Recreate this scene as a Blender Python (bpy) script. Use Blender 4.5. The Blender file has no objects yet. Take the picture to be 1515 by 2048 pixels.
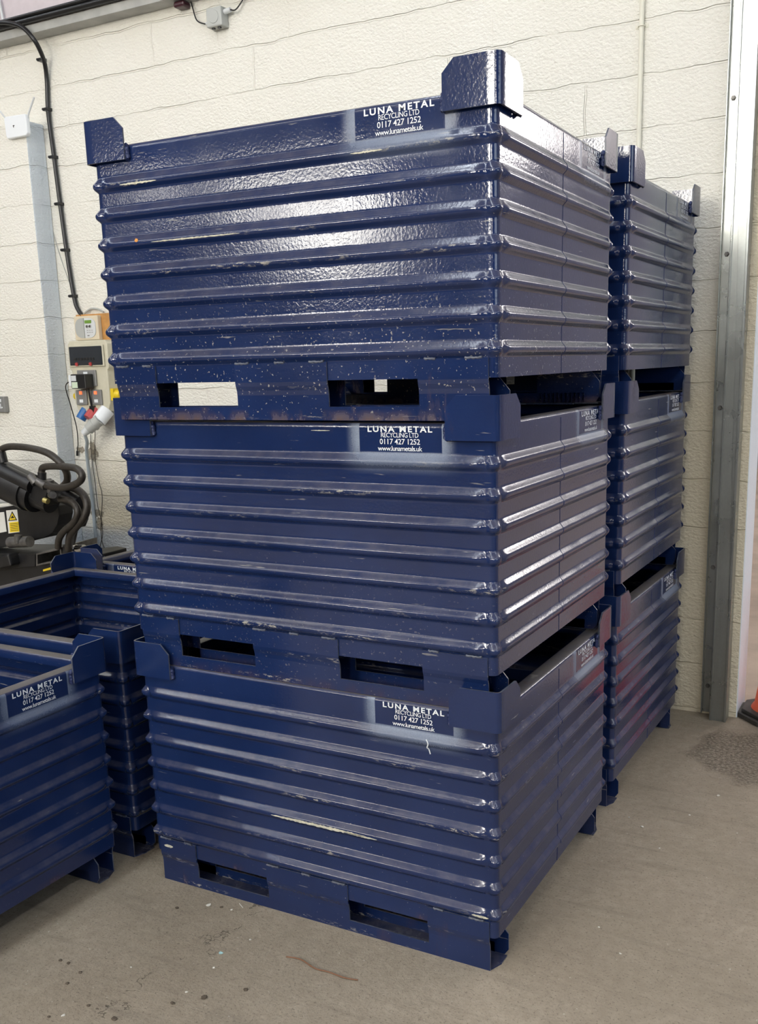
import bpy, bmesh, math, random
from mathutils import Vector, Matrix
random.seed(7)
C = bpy.context.scene.collection
S = bpy.context.scene
R = math.radians
PI = math.pi

# ------------------------------------------------------------------ camera
cam_d = bpy.data.cameras.new('camera'); cam = bpy.data.objects.new('camera', cam_d); C.objects.link(cam)
cam.location = (0.9322, -2.2197, 1.6393)
cam.rotation_euler = (R(77.6387), R(1.4298), R(28.0724))
cam_d.sensor_fit = 'HORIZONTAL'; cam_d.sensor_width = 36.0
cam_d.lens = 1968.25 * 36.0 / 1515.0
cam_d.shift_x = -44.47 / 1515.0
cam_d.shift_y = 131.77 / 1515.0
cam_d.clip_start = 0.05; cam_d.clip_end = 100
S.camera = cam

# ------------------------------------------------------------------ view
S.view_settings.view_transform = 'Standard'
S.view_settings.look = 'None'
S.view_settings.gamma = 1.0
S.view_settings.use_curve_mapping = False
S.view_settings.exposure = 0.1

# ------------------------------------------------------------------ light levels
WORLD = 0.25
ROOF_LIGHT = 17.0       # roof lights of the hall
FRONT_WIN = 30.0       # high windows behind the photographer
TUBE = 22.0            # long fluorescent row
FAR_WIN = 26.0         # high windows of the hall through the doorway
RIGHT_FILL = 3.5        # unseen cool panel added to brighten the crates' right sides
FAR_ROOF = 7.0

w = bpy.data.worlds.new('world'); S.world = w; w.use_nodes = True
bg = w.node_tree.nodes['Background']; bg.inputs[0].default_value = (0.75, 0.83, 1.0, 1); bg.inputs[1].default_value = WORLD

# ------------------------------------------------------------------ material helpers
def new_mat(name):
    m = bpy.data.materials.new(name); m.use_nodes = True
    nt = m.node_tree
    return m, nt, nt.nodes['Principled BSDF']

def N(nt, t, **kw):
    n = nt.nodes.new(t)
    for k, v in kw.items():
        setattr(n, k, v)
    return n

def L(nt, a, b): nt.links.new(a, b)

def math_n(nt, op, a, b=None, c=None, clamp=False):
    n = N(nt, 'ShaderNodeMath', operation=op); n.use_clamp = clamp
    for i, v in enumerate((a, b, c)):
        if v is None: continue
        if isinstance(v, (int, float)): n.inputs[i].default_value = v
        else: L(nt, v, n.inputs[i])
    return n.outputs[0]

def mixc(nt, fac, a, b):
    n = N(nt, 'ShaderNodeMix', data_type='RGBA')
    for sock, v in ((n.inputs[0], fac), (n.inputs[6], a), (n.inputs[7], b)):
        if isinstance(v, (int, float)): sock.default_value = v
        elif isinstance(v, tuple): sock.default_value = (v[0], v[1], v[2], 1)
        else: L(nt, v, sock)
    return n.outputs[2]

def maprange(nt, v, a, b, c=0.0, d=1.0, smooth=False):
    n = N(nt, 'ShaderNodeMapRange')
    if smooth: n.interpolation_type = 'SMOOTHSTEP'
    L(nt, v, n.inputs[0])
    for i, x in enumerate((a, b, c, d)): n.inputs[i+1].default_value = x
    return n.outputs[0]

def noise(nt, vec, scale, detail=4, rough=0.55, sc=None):
    n = N(nt, 'ShaderNodeTexNoise'); n.inputs['Scale'].default_value = scale
    n.inputs['Detail'].default_value = detail; n.inputs['Roughness'].default_value = rough
    if sc is not None:
        mp = N(nt, 'ShaderNodeMapping'); L(nt, vec, mp.inputs[0]); mp.inputs['Scale'].default_value = sc; vec = mp.outputs[0]
    L(nt, vec, n.inputs['Vector'])
    return n.outputs[0]

def simple(name, col, rough=0.5, metal=0.0, coat=0.0, bump=0.0, bscale=80, var=0.0, vscale=20, emit=None, estr=0):
    m, nt, p = new_mat(name)
    p.inputs['Roughness'].default_value = rough; p.inputs['Metallic'].default_value = metal
    p.inputs['Coat Weight'].default_value = coat
    tc = N(nt, 'ShaderNodeTexCoord')
    if var > 0:
        f = noise(nt, tc.outputs['Object'], vscale)
        f = maprange(nt, f, 0.35, 0.65)
        c = mixc(nt, f, tuple(x*(1-var) for x in col), tuple(min(1, x*(1+var)) for x in col))
        L(nt, c, p.inputs['Base Color'])
    else:
        p.inputs['Base Color'].default_value = (*col, 1)
    if bump > 0:
        b = N(nt, 'ShaderNodeBump'); b.inputs['Strength'].default_value = bump; b.inputs['Distance'].default_value = 0.002
        L(nt, noise(nt, tc.outputs['Object'], bscale), b.inputs['Height']); L(nt, b.outputs[0], p.inputs['Normal'])
    if emit:
        p.inputs['Emission Color'].default_value = (*emit, 1); p.inputs['Emission Strength'].default_value = estr
    return m

# crate geometry numbers (metres)
W, D = 1.2024, 0.9703
ZB, ZR = 0.1027, 0.7440          # underside of body, rim
Z1, DZ = 0.6450, 0.0791          # topmost ridge, spacing
NR = 7
PROT = 0.0120

def crate_paint():
    m, nt, p = new_mat('crate_blue_paint')
    tc = N(nt, 'ShaderNodeTexCoord'); obj = tc.outputs['Object']
    sep = N(nt, 'ShaderNodeSeparateXYZ'); L(nt, obj, sep.inputs[0]); x, y, z = sep.outputs
    geo = N(nt, 'ShaderNodeNewGeometry')
    sn = N(nt, 'ShaderNodeSeparateXYZ')
    vt = N(nt, 'ShaderNodeVectorTransform', vector_type='NORMAL', convert_from='WORLD', convert_to='OBJECT')
    L(nt, geo.outputs['True Normal'], vt.inputs[0]); L(nt, vt.outputs[0], sn.inputs[0])
    info = N(nt, 'ShaderNodeObjectInfo')
    # shifted coordinates so every crate wears differently
    va = N(nt, 'ShaderNodeVectorMath', operation='ADD'); L(nt, obj, va.inputs[0])
    cmb = N(nt, 'ShaderNodeCombineXYZ')
    r = math_n(nt, 'MULTIPLY', info.outputs['Random'], 37.0)
    L(nt, r, cmb.inputs[0]); L(nt, r, cmb.inputs[1]); L(nt, va.inputs[0].links[0].from_socket, va.inputs[0]); L(nt, cmb.outputs[0], va.inputs[1])
    vec = va.outputs[0]
    base = mixc(nt, maprange(nt, noise(nt, vec, 3.5), 0.35, 0.7), (0.0068, 0.0172, 0.068), (0.0098, 0.0235, 0.088))
    # dust that settled on faces that look up
    up = maprange(nt, sn.outputs[2], 0.15, 0.9)
    dn = maprange(nt, noise(nt, vec, 14, 6, 0.65), 0.25, 0.7)
    dust = math_n(nt, 'MULTIPLY', math_n(nt, 'MULTIPLY', up, dn), 0.45)
    toprim = math_n(nt, 'MULTIPLY', maprange(nt, z, 0.735, 0.742), maprange(nt, sn.outputs[2], 0.6, 0.95))
    dust = math_n(nt, 'MAXIMUM', dust, math_n(nt, 'MULTIPLY', toprim, maprange(nt, dn, 0, 1, 0.55, 0.95)))
    col = mixc(nt, dust, base, mixc(nt, toprim, (0.17, 0.15, 0.135), (0.105, 0.092, 0.078)))
    # stencil overspray: a pale mist of paint round a masked rectangle
    def att(name):
        a = N(nt, 'ShaderNodeAttribute'); a.attribute_type = 'OBJECT'; a.attribute_name = name; return a.outputs['Fac']
    def spray(coord, centre, half, gate, nl):
        d = math_n(nt, 'SUBTRACT', coord, centre)
        ad = math_n(nt, 'ABSOLUTE', d)
        outside = maprange(nt, ad, half, half+0.002)
        fade = maprange(nt, ad, half, half+0.045, 1.0, 0.0, True)
        below = maprange(nt, z, 0.671, 0.667)
        bf = math_n(nt, 'MULTIPLY', maprange(nt, ad, half*0.7, half*1.6, 1, 0, True), maprange(nt, z, 0.610, 0.664))
        s = math_n(nt, 'MULTIPLY', math_n(nt, 'MULTIPLY', outside, fade), maprange(nt, z, 0.61, 0.70, 0.0, 1.0, True))
        s = math_n(nt, 'MAXIMUM', s, math_n(nt, 'MULTIPLY', math_n(nt, 'MULTIPLY', below, bf), 0.8))
        s = math_n(nt, 'MULTIPLY', s, gate)
        return s
    gf = math_n(nt, 'LESS_THAN', sn.outputs[1], -0.25)
    gf = math_n(nt, 'MULTIPLY', gf, math_n(nt, 'LESS_THAN', y, 0.004))
    gs = math_n(nt, 'GREATER_THAN', sn.outputs[0], 0.25)
    gs = math_n(nt, 'MULTIPLY', gs, math_n(nt, 'GREATER_THAN', x, -0.004))
    s1 = spray(x, att('stencil_x'), 0.118, gf, 0)
    s2 = spray(y, att('stencil_y'), 0.112, gs, 0)
    sp = math_n(nt, 'MULTIPLY', math_n(nt, 'MAXIMUM', s1, s2), att('stencil_mist'))
    sp = math_n(nt, 'MULTIPLY', sp, maprange(nt, noise(nt, vec, 300, 2), 0.3, 0.6, 0.75, 1))
    col = mixc(nt, math_n(nt, 'MULTIPLY', sp, 0.42), col, (0.45, 0.54, 0.66))
    # chipped paint along the crests of the ridges
    k = math_n(nt, 'DIVIDE', math_n(nt, 'SUBTRACT', z, Z1-0.0035), DZ)
    fr = math_n(nt, 'ABSOLUTE', math_n(nt, 'SUBTRACT', k, math_n(nt, 'ROUND', k)))
    crest = maprange(nt, fr, 0.035, 0.11, 1.0, 0.0)
    crest = math_n(nt, 'MULTIPLY', crest, math_n(nt, 'LESS_THAN', z, 0.67))
    frontish = math_n(nt, 'LESS_THAN', math_n(nt, 'ADD', sn.outputs[1], 0.0), -0.3)
    big = maprange(nt, noise(nt, vec, 2.3, 3, 0.6, (1, 1, 3.5)), 0.53, 0.66)
    fine = maprange(nt, noise(nt, vec, 60, 5, 0.7, (0.6, 0.6, 2.0)), 0.53, 0.60)
    chips = math_n(nt, 'MULTIPLY', math_n(nt, 'MULTIPLY', crest, big), fine)
    chips = math_n(nt, 'MULTIPLY', chips, maprange(nt, frontish, 0, 1, 0.15, 0.85))
    specks = maprange(nt, noise(nt, vec, 170, 2, 0.5), 0.74, 0.78, 0, 0.5)
    specks = math_n(nt, 'MAXIMUM', math_n(nt, 'MULTIPLY', specks, maprange(nt, noise(nt, vec, 2.0), 0.45, 0.6)), math_n(nt, 'MULTIPLY', math_n(nt, 'MULTIPLY', maprange(nt, noise(nt, vec, 120, 2, 0.5), 0.66, 0.71, 0, 0.55), att('dirt')), maprange(nt, z, 0.40, 0.15)))
    scr = maprange(nt, noise(nt, vec, 30, 3, 0.6, (0.25, 0.25, 3.2)), 0.70, 0.74, 0, 0.35)
    chips = math_n(nt, 'MAXIMUM', chips, math_n(nt, 'MAXIMUM', specks, scr))
    col = mixc(nt, chips, col, (0.42, 0.40, 0.33))
    # rust creeping from the rim and the lower welds
    rn = noise(nt, vec, 9, 6, 0.7, (1, 1, 0.25))
    rust = math_n(nt, 'MULTIPLY', maprange(nt, rn, 0.56, 0.66), math_n(nt, 'MAXIMUM', maprange(nt, z, 0.715, 0.745), maprange(nt, z, 0.125, 0.103)))
    rust = math_n(nt, 'MULTIPLY', rust, maprange(nt, noise(nt, vec, 1.7), 0.5, 0.62))
    rust = math_n(nt, 'MAXIMUM', rust, math_n(nt, 'MULTIPLY', math_n(nt, 'MULTIPLY', maprange(nt, z, 0.030, 0.0), maprange(nt, noise(nt, vec, 12, 5, 0.7, (1, 1, 0.4)), 0.42, 0.6)), att('dirt')))
    col = mixc(nt, math_n(nt, 'MULTIPLY', rust, 0.7), col, (0.085, 0.035, 0.014))
    L(nt, col, p.inputs['Base Color'])
    # gloss
    rb = maprange(nt, noise(nt, vec, 5, 4), 0.3, 0.7, 0.09, 0.17)
    rb = math_n(nt, 'ADD', rb, math_n(nt, 'MULTIPLY', math_n(nt, 'MAXIMUM', math_n(nt, 'MAXIMUM', dust, chips), math_n(nt, 'MAXIMUM', rust, sp)), 0.45), clamp=True)
    L(nt, rb, p.inputs['Roughness'])
    p.inputs['IOR'].default_value = 1.56
    p.inputs['Specular IOR Level'].default_value = 0.5
    b1 = N(nt, 'ShaderNodeBump'); b1.inputs['Strength'].default_value = 0.27; b1.inputs['Distance'].default_value = 0.0011
    L(nt, noise(nt, vec, 130, 2, 0.5), b1.inputs['Height'])
    b2 = N(nt, 'ShaderNodeBump'); b2.inputs['Strength'].default_value = 0.12; b2.inputs['Distance'].default_value = 0.004
    L(nt, noise(nt, vec, 7, 2, 0.5), b2.inputs['Height']); L(nt, b1.outputs[0], b2.inputs['Normal'])
    L(nt, b2.outputs[0], p.inputs['Normal'])
    return m
M_CRATE = crate_paint()
M_WELD = simple('weld_blue', (0.012, 0.022, 0.085), 0.35, bump=0.9, bscale=260)
M_EDGE = simple('worn_lit_sheet_edge', (0.075, 0.085, 0.115), 0.35, var=0.4, vscale=40)  # paler than the paint: wear, plus caught light put into the colour
M_PRINT = simple('stencil_white', (0.72, 0.76, 0.80), 0.5, var=0.12, vscale=160)

def wall_paint():
    m, nt, p = new_mat('painted_blockwork')
    tc = N(nt, 'ShaderNodeTexCoord'); geo = N(nt, 'ShaderNodeNewGeometry'); pos = geo.outputs['Position']
    sep = N(nt, 'ShaderNodeSeparateXYZ'); L(nt, pos, sep.inputs[0]); x, y, z = sep.outputs
    cmb = N(nt, 'ShaderNodeCombineXYZ'); L(nt, math_n(nt, 'ADD', x, y), cmb.inputs[0]); L(nt, math_n(nt, 'SUBTRACT', z, 0.66), cmb.inputs[1])
    # wobble the joints a little
    wob = noise(nt, pos, 6, 4, 0.6)
    wv = N(nt, 'ShaderNodeVectorMath', operation='SCALE'); wn = N(nt, 'ShaderNodeTexNoise'); wn.inputs['Scale'].default_value = 9; L(nt, pos, wn.inputs['Vector'])
    sb = N(nt, 'ShaderNodeVectorMath', operation='SUBTRACT'); L(nt, wn.outputs['Color'], sb.inputs[0]); sb.inputs[1].default_value = (0.5, 0.5, 0.5)
    L(nt, sb.outputs[0], wv.inputs[0]); wv.inputs['Scale'].default_value = 0.03
    ad = N(nt, 'ShaderNodeVectorMath', operation='ADD'); L(nt, cmb.outputs[0], ad.inputs[0]); L(nt, wv.outputs[0], ad.inputs[1])
    br = N(nt, 'ShaderNodeTexBrick'); L(nt, ad.outputs[0], br.inputs['Vector'])
    br.inputs['Scale'].default_value = 1.0; br.inputs['Brick Width'].default_value = 0.44; br.inputs['Row Height'].default_value = 0.2145
    br.inputs['Mortar Size'].default_value = 0.006; br.inputs['Mortar Smooth'].default_value = 0.55; br.inputs['Bias'].default_value = 0
    br.offset = 0.5
    bh = N(nt, 'ShaderNodeTexBrick'); L(nt, ad.outputs[0], bh.inputs['Vector'])
    bh.inputs['Scale'].default_value = 1.0; bh.inputs['Brick Width'].default_value = 400.0; bh.inputs['Row Height'].default_value = 0.2145
    bh.inputs['Mortar Size'].default_value = 0.006; bh.inputs['Mortar Smooth'].default_value = 0.5
    vj = math_n(nt, 'MULTIPLY', br.outputs['Fac'], maprange(nt, noise(nt, pos, 3.3, 2), 0.48, 0.6, 0.08, 0.75))
    mort = math_n(nt, 'MAXIMUM', vj, bh.outputs['Fac'])
    # worn / filled joints: visible only in places
    vis = maprange(nt, noise(nt, pos, 2.6, 3), 0.36, 0.62, 0.05, 1.0)
    mort = math_n(nt, 'MULTIPLY', mort, vis)
    c0 = mixc(nt, maprange(nt, noise(nt, pos, 1.3, 5, 0.6), 0.3, 0.7), (0.79, 0.77, 0.69), (0.835, 0.82, 0.755))
    c0 = mixc(nt, math_n(nt, 'MULTIPLY', mort, 0.16), c0, (0.62, 0.53, 0.38))
    # older cream coat low on the bay; beside the doorway it also paints in shade
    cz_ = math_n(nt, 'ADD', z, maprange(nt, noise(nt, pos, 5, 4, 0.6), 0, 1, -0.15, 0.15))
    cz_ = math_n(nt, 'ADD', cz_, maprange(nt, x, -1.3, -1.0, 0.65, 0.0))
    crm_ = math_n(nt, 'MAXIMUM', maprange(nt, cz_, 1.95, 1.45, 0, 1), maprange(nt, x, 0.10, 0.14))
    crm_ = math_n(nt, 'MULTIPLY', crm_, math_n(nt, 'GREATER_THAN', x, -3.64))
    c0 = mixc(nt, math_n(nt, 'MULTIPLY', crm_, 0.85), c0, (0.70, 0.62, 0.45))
    # cooler white coat low down on the left bay
    lowl = math_n(nt, 'MULTIPLY', maprange(nt, z, 0.70, 0.62), math_n(nt, 'LESS_THAN', x, -2.9))
    c0 = mixc(nt, math_n(nt, 'MULTIPLY', lowl, 0.8), c0, (0.66, 0.71, 0.76))
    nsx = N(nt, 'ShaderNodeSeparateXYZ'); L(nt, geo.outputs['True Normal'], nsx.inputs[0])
    side_shade = math_n(nt, 'MULTIPLY', math_n(nt, 'GREATER_THAN', nsx.outputs[0], 0.6), math_n(nt, 'LESS_THAN', x, -3))
    c0 = mixc(nt, math_n(nt, 'MULTIPLY', side_shade, 0.8), c0, (0.64, 0.71, 0.78))  # bluish shade on the pier's right-hand side, painted into the colour
    # grime near the floor
    gr = math_n(nt, 'MULTIPLY', maprange(nt, z, 0.5, 0.0), maprange(nt, noise(nt, pos, 7, 5), 0.45, 0.7))
    c0 = mixc(nt, math_n(nt, 'MULTIPLY', gr, 0.35), c0, (0.33, 0.27, 0.18))
    # blown render patches beside the hose
    for (px, pz, rx, rz) in ((-3.755, 1.155, 0.035, 0.022), (-3.655, 1.13, 0.050, 0.045), (-3.645, 1.17, 0.025, 0.05), (-3.655, 0.755, 0.055, 0.03), (-3.645, 0.70, 0.025, 0.05)):
        dx = math_n(nt, 'DIVIDE', math_n(nt, 'SUBTRACT', x, px), rx); dz = math_n(nt, 'DIVIDE', math_n(nt, 'SUBTRACT', z, pz), rz)
        d = math_n(nt, 'ADD', math_n(nt, 'MULTIPLY', dx, dx), math_n(nt, 'MULTIPLY', dz, dz))
        d = math_n(nt, 'ADD', d, maprange(nt, noise(nt, pos, 45, 4), 0.3, 0.7, -0.7, 0.7))
        msk = maprange(nt, d, 0.75, 0.9, 1, 0)
        c0 = mixc(nt, math_n(nt, 'MULTIPLY', msk, 0.85), c0, mixc(nt, maprange(nt, noise(nt, pos, 120), 0.4, 0.6), (0.16, 0.13, 0.09), (0.33, 0.28, 0.2)))
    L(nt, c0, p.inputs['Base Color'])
    p.inputs['Roughness'].default_value = 0.55
    rough = noise(nt, pos, 58, 3, 0.6, (1, 1, 1.5))
    pits = maprange(nt, noise(nt, pos, 40, 3, 0.7), 0.28, 0.36, 0, 1)
    h = math_n(nt, 'ADD', math_n(nt, 'MULTIPLY', rough, 1.1), math_n(nt, 'MULTIPLY', pits, 0.12))
    h = math_n(nt, 'MULTIPLY', h, math_n(nt, 'SUBTRACT', 1.0, math_n(nt, 'MULTIPLY', mort, 0.6)))
    h = math_n(nt, 'SUBTRACT', h, math_n(nt, 'MULTIPLY', mort, 0.75))
    h = math_n(nt, 'ADD', h, math_n(nt, 'MULTIPLY', noise(nt, pos, 3.0, 3), 1.5))
    b = N(nt, 'ShaderNodeBump'); b.inputs['Strength'].default_value = 1.0; b.inputs['Distance'].default_value = 0.009
    L(nt, h, b.inputs['Height']); L(nt, b.outputs[0], p.inputs['Normal'])
    return m
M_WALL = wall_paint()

def concrete():
    m, nt, p = new_mat('dusty_concrete')
    geo = N(nt, 'ShaderNodeNewGeometry'); pos = geo.outputs['Position']
    sep = N(nt, 'ShaderNodeSeparateXYZ'); L(nt, pos, sep.inputs[0]); x, y, z = sep.outputs
    a = maprange(nt, noise(nt, pos, 1.6, 5, 0.6), 0.3, 0.7)
    c = mixc(nt, a, (0.275, 0.230, 0.170), (0.385, 0.330, 0.255))
    c = mixc(nt, maprange(nt, noise(nt, pos, 28, 6, 0.7), 0.35, 0.7, 0, 0.55), c, (0.20, 0.165, 0.122))
    c = mixc(nt, maprange(nt, noise(nt, pos, 130, 3, 0.6), 0.57, 0.68, 0, 0.7), c, (0.12, 0.10, 0.075))
    c = mixc(nt, maprange(nt, noise(nt, pos, 90, 2, 0.5), 0.72, 0.76, 0, 0.6), c, (0.62, 0.58, 0.5))
    # faint swept smears
    c = mixc(nt, maprange(nt, noise(nt, pos, 4.5, 4, 0.6, (0.5, 4.0, 1)), 0.56, 0.70, 0, 0.4), c, (0.15, 0.13, 0.10))
    # crack from beneath the crate out to the left
    cr = math_n(nt, 'ADD', math_n(nt, 'MULTIPLY', math_n(nt, 'SUBTRACT', x, -0.80), 1.0), math_n(nt, 'MULTIPLY', math_n(nt, 'ADD', y, 0.17), -0.16))
    wn = maprange(nt, noise(nt, pos, 9, 4, 0.65), 0, 1, -0.22, 0.22)
    cr = math_n(nt, 'ABSOLUTE', math_n(nt, 'ADD', cr, wn))
    crm = math_n(nt, 'MULTIPLY', maprange(nt, cr, 0.001, 0.0045, 1, 0), math_n(nt, 'GREATER_THAN', y, -0.62))
    crm = math_n(nt, 'MULTIPLY', crm, math_n(nt, 'LESS_THAN', y, 0.4))
    crm = math_n(nt, 'MULTIPLY', crm, maprange(nt, noise(nt, pos, 14), 0.42, 0.55))
    c = mixc(nt, math_n(nt, 'MULTIPLY', crm, 0.7), c, (0.07, 0.055, 0.04))
    FLOORCOL = c
    L(nt, maprange(nt, noise(nt, pos, 6), 0.3, 0.7, 0.6, 0.85), p.inputs['Roughness'])
    # coarse broken patch of aggregate near the post
    dx = math_n(nt, 'SUBTRACT', x, 0.46); dy = math_n(nt, 'SUBTRACT', y, 1.85)
    dd = math_n(nt, 'SQRT', math_n(nt, 'ADD', math_n(nt, 'MULTIPLY', dx, dx), math_n(nt, 'MULTIPLY', dy, dy)))
    patch = maprange(nt, math_n(nt, 'ADD', dd, maprange(nt, noise(nt, pos, 7), 0, 1, -0.15, 0.15)), 0.27, 0.34, 1, 0)
    pc_ = math_n(nt, 'MULTIPLY', patch, maprange(nt, noise(nt, pos, 75, 3, 0.6), 0.42, 0.6, 0.75, 0.0))
    FLOORCOL = mixc(nt, pc_, FLOORCOL, (0.10, 0.08, 0.055))
    L(nt, FLOORCOL, p.inputs['Base Color'])
    hh = math_n(nt, 'ADD', noise(nt, pos, 60, 6, 0.7), math_n(nt, 'MULTIPLY', math_n(nt, 'MULTIPLY', patch, noise(nt, pos, 70, 3, 0.6)), 5.0))
    hh = math_n(nt, 'SUBTRACT', hh, math_n(nt, 'MULTIPLY', crm, 1.0))
    b = N(nt, 'ShaderNodeBump'); b.inputs['Strength'].default_value = 0.9; b.inputs['Distance'].default_value = 0.005
    L(nt, hh, b.inputs['Height']); L(nt, b.outputs[0], p.inputs['Normal'])
    return m
M_FLOOR = concrete()
M_FLOOR2 = simple('tan_floor', (0.42, 0.34, 0.27), 0.6, bump=0.3, bscale=60, var=0.15, vscale=2.5)  # far hall's concrete, with the warmer light there put into its colour

def galv():
    m, nt, p = new_mat('galvanised_steel')
    tc = N(nt, 'ShaderNodeTexCoord'); o = tc.outputs['Object']
    v = N(nt, 'ShaderNodeTexVoronoi'); v.inputs['Scale'].default_value = 70; L(nt, o, v.inputs['Vector'])
    c = mixc(nt, math_n(nt, 'MULTIPLY', v.outputs['Distance'], 0.25), (0.34, 0.36, 0.35), (0.25, 0.27, 0.27))
    c = mixc(nt, maprange(nt, noise(nt, o, 5, 5, 0.7, (3, 3, 0.3)), 0.4, 0.8, 0, 0.4), c, (0.22, 0.21, 0.18))
    L(nt, c, p.inputs['Base Color']); p.inputs['Metallic'].default_value = 0.85
    L(nt, maprange(nt, noise(nt, o, 8), 0.3, 0.7, 0.24, 0.36), p.inputs['Roughness'])
    b = N(nt, 'ShaderNodeBump'); b.inputs['Strength'].default_value = 0.05; b.inputs['Distance'].default_value = 0.001
    L(nt, noise(nt, o, 90), b.inputs['Height']); L(nt, b.outputs[0], p.inputs['Normal'])
    return m
M_GALV = galv()
M_BLACK = simple('black_rubber', (0.018, 0.018, 0.018), 0.5, bump=0.2, bscale=200)
M_BLACKP = simple('black_plastic', (0.012, 0.012, 0.013), 0.35)
M_MACH = simple('machine_charcoal_paint', (0.011, 0.011, 0.012), 0.38, var=0.35, vscale=12, bump=0.2, bscale=90)
M_MACHG = simple('machine_bare_steel', (0.16, 0.155, 0.15), 0.42, metal=0.7, var=0.25, vscale=30)
M_CHROME = simple('bright_steel', (0.75, 0.75, 0.74), 0.15, metal=1.0)
M_HOSE = simple('hose_rubber', (0.032, 0.027, 0.022), 0.45, bump=0.5, bscale=220, var=0.3, vscale=60)
M_LILAC = simple('upper_cladding', (0.55, 0.49, 0.52), 0.5, var=0.03)
M_GREY = simple('grey_strip', (0.38, 0.38, 0.36), 0.5, var=0.15, vscale=6)
M_WHITE = simple('white_reveal_paint', (0.80, 0.86, 0.93), 0.5, bump=0.6, bscale=50)
M_CREAMP = simple('cream_conduit', (0.72, 0.70, 0.60), 0.45)
M_GREYP = simple('grey_plastic', (0.42, 0.43, 0.41), 0.4)
M_LGREY = simple('pale_grey_plastic', (0.62, 0.64, 0.65), 0.35)
M_WHITEP = simple('white_plastic', (0.80, 0.83, 0.86), 0.3)
M_BEIGE = simple('beige_enclosure', (0.58, 0.55, 0.43), 0.4, var=0.05)
M_BEIGE2 = simple('beige_device', (0.66, 0.58, 0.43), 0.4)
M_BOARD = simple('orange_varnished_board', (0.50, 0.25, 0.075), 0.45, var=0.15, vscale=25)
M_DGREY = simple('metal_clad_grey', (0.27, 0.27, 0.265), 0.35, metal=0.3)
M_SMOKE = simple('smoked_window', (0.03, 0.035, 0.042), 0.08, coat=0.5)
M_LCD = simple('lcd_green', (0.16, 0.30, 0.05), 0.3)
M_YEL = simple('yellow_plastic', (0.75, 0.55, 0.02), 0.35)
M_BLUEP = simple('blue_plastic', (0.02, 0.13, 0.38), 0.35)
M_REDP = simple('red_plastic', (0.45, 0.06, 0.06), 0.4)
M_NEON = simple('lit_neon', (0.9, 0.15, 0.05), 0.4, emit=(1.0, 0.14, 0.05), estr=1.3)
M_ORANGE = simple('cone_orange', (0.75, 0.11, 0.03), 0.45)
M_CONEB = simple('cone_base_black', (0.05, 0.047, 0.042), 0.7, bump=0.4, bscale=60, var=0.3)
M_STICKER = simple('sticker_white', (0.72, 0.72, 0.68), 0.4)
M_STICKY = simple('sticker_yellow', (0.80, 0.60, 0.03), 0.4)
M_INK = simple('ink_black', (0.01, 0.01, 0.01), 0.5)
M_TWIG = simple('copper_twig', (0.20, 0.09, 0.045), 0.5)
M_CHIPW = simple('pale_chip', (0.66, 0.64, 0.58), 0.7)
M_CHIPD = simple('dark_chip', (0.09, 0.07, 0.05), 0.8)
M_TEAL = simple('teal_scrap', (0.30, 0.48, 0.50), 0.5)
M_SCRAPE = simple('bare_primer', (0.50, 0.48, 0.38), 0.7, var=0.2, vscale=90)
M_RUSTY = simple('orange_mark', (0.62, 0.27, 0.06), 0.7)
M_CHALK = simple('white_mark', (0.8, 0.82, 0.84), 0.7)
M_CEIL = simple('roof_sheet', (0.44, 0.41, 0.43), 0.6)
M_HALLW = simple('hall_brown_wall', (0.07, 0.06, 0.055), 0.7)
M_FARW = simple('far_hall_wall', (0.46, 0.455, 0.52), 0.7)
def emis(name, col, s):
    m = bpy.data.materials.new(name); m.use_nodes = True; nt = m.node_tree; nt.nodes.clear()
    e = N(nt, 'ShaderNodeEmission'); e.inputs[0].default_value = (*col, 1); e.inputs[1].default_value = s
    o = N(nt, 'ShaderNodeOutputMaterial'); L(nt, e.outputs[0], o.inputs[0]); return m
E_ROOF = emis('rooflight_daylight', (0.86, 0.93, 1.0), ROOF_LIGHT)
E_FRONT = emis('window_daylight_warm', (1.0, 0.955, 0.87), FRONT_WIN)
E_FAR = emis('far_window_daylight', (1.0, 0.94, 0.90), FAR_WIN)
E_RIGHT = emis('side_fill_cool', (0.82, 0.91, 1.0), RIGHT_FILL)
E_FARB = emis('far_window_dim', (1.0, 0.90, 0.84), FAR_WIN*0.06)
E_FROOF = emis('far_rooflight_daylight', (1.0, 0.95, 0.92), FAR_ROOF)

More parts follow.
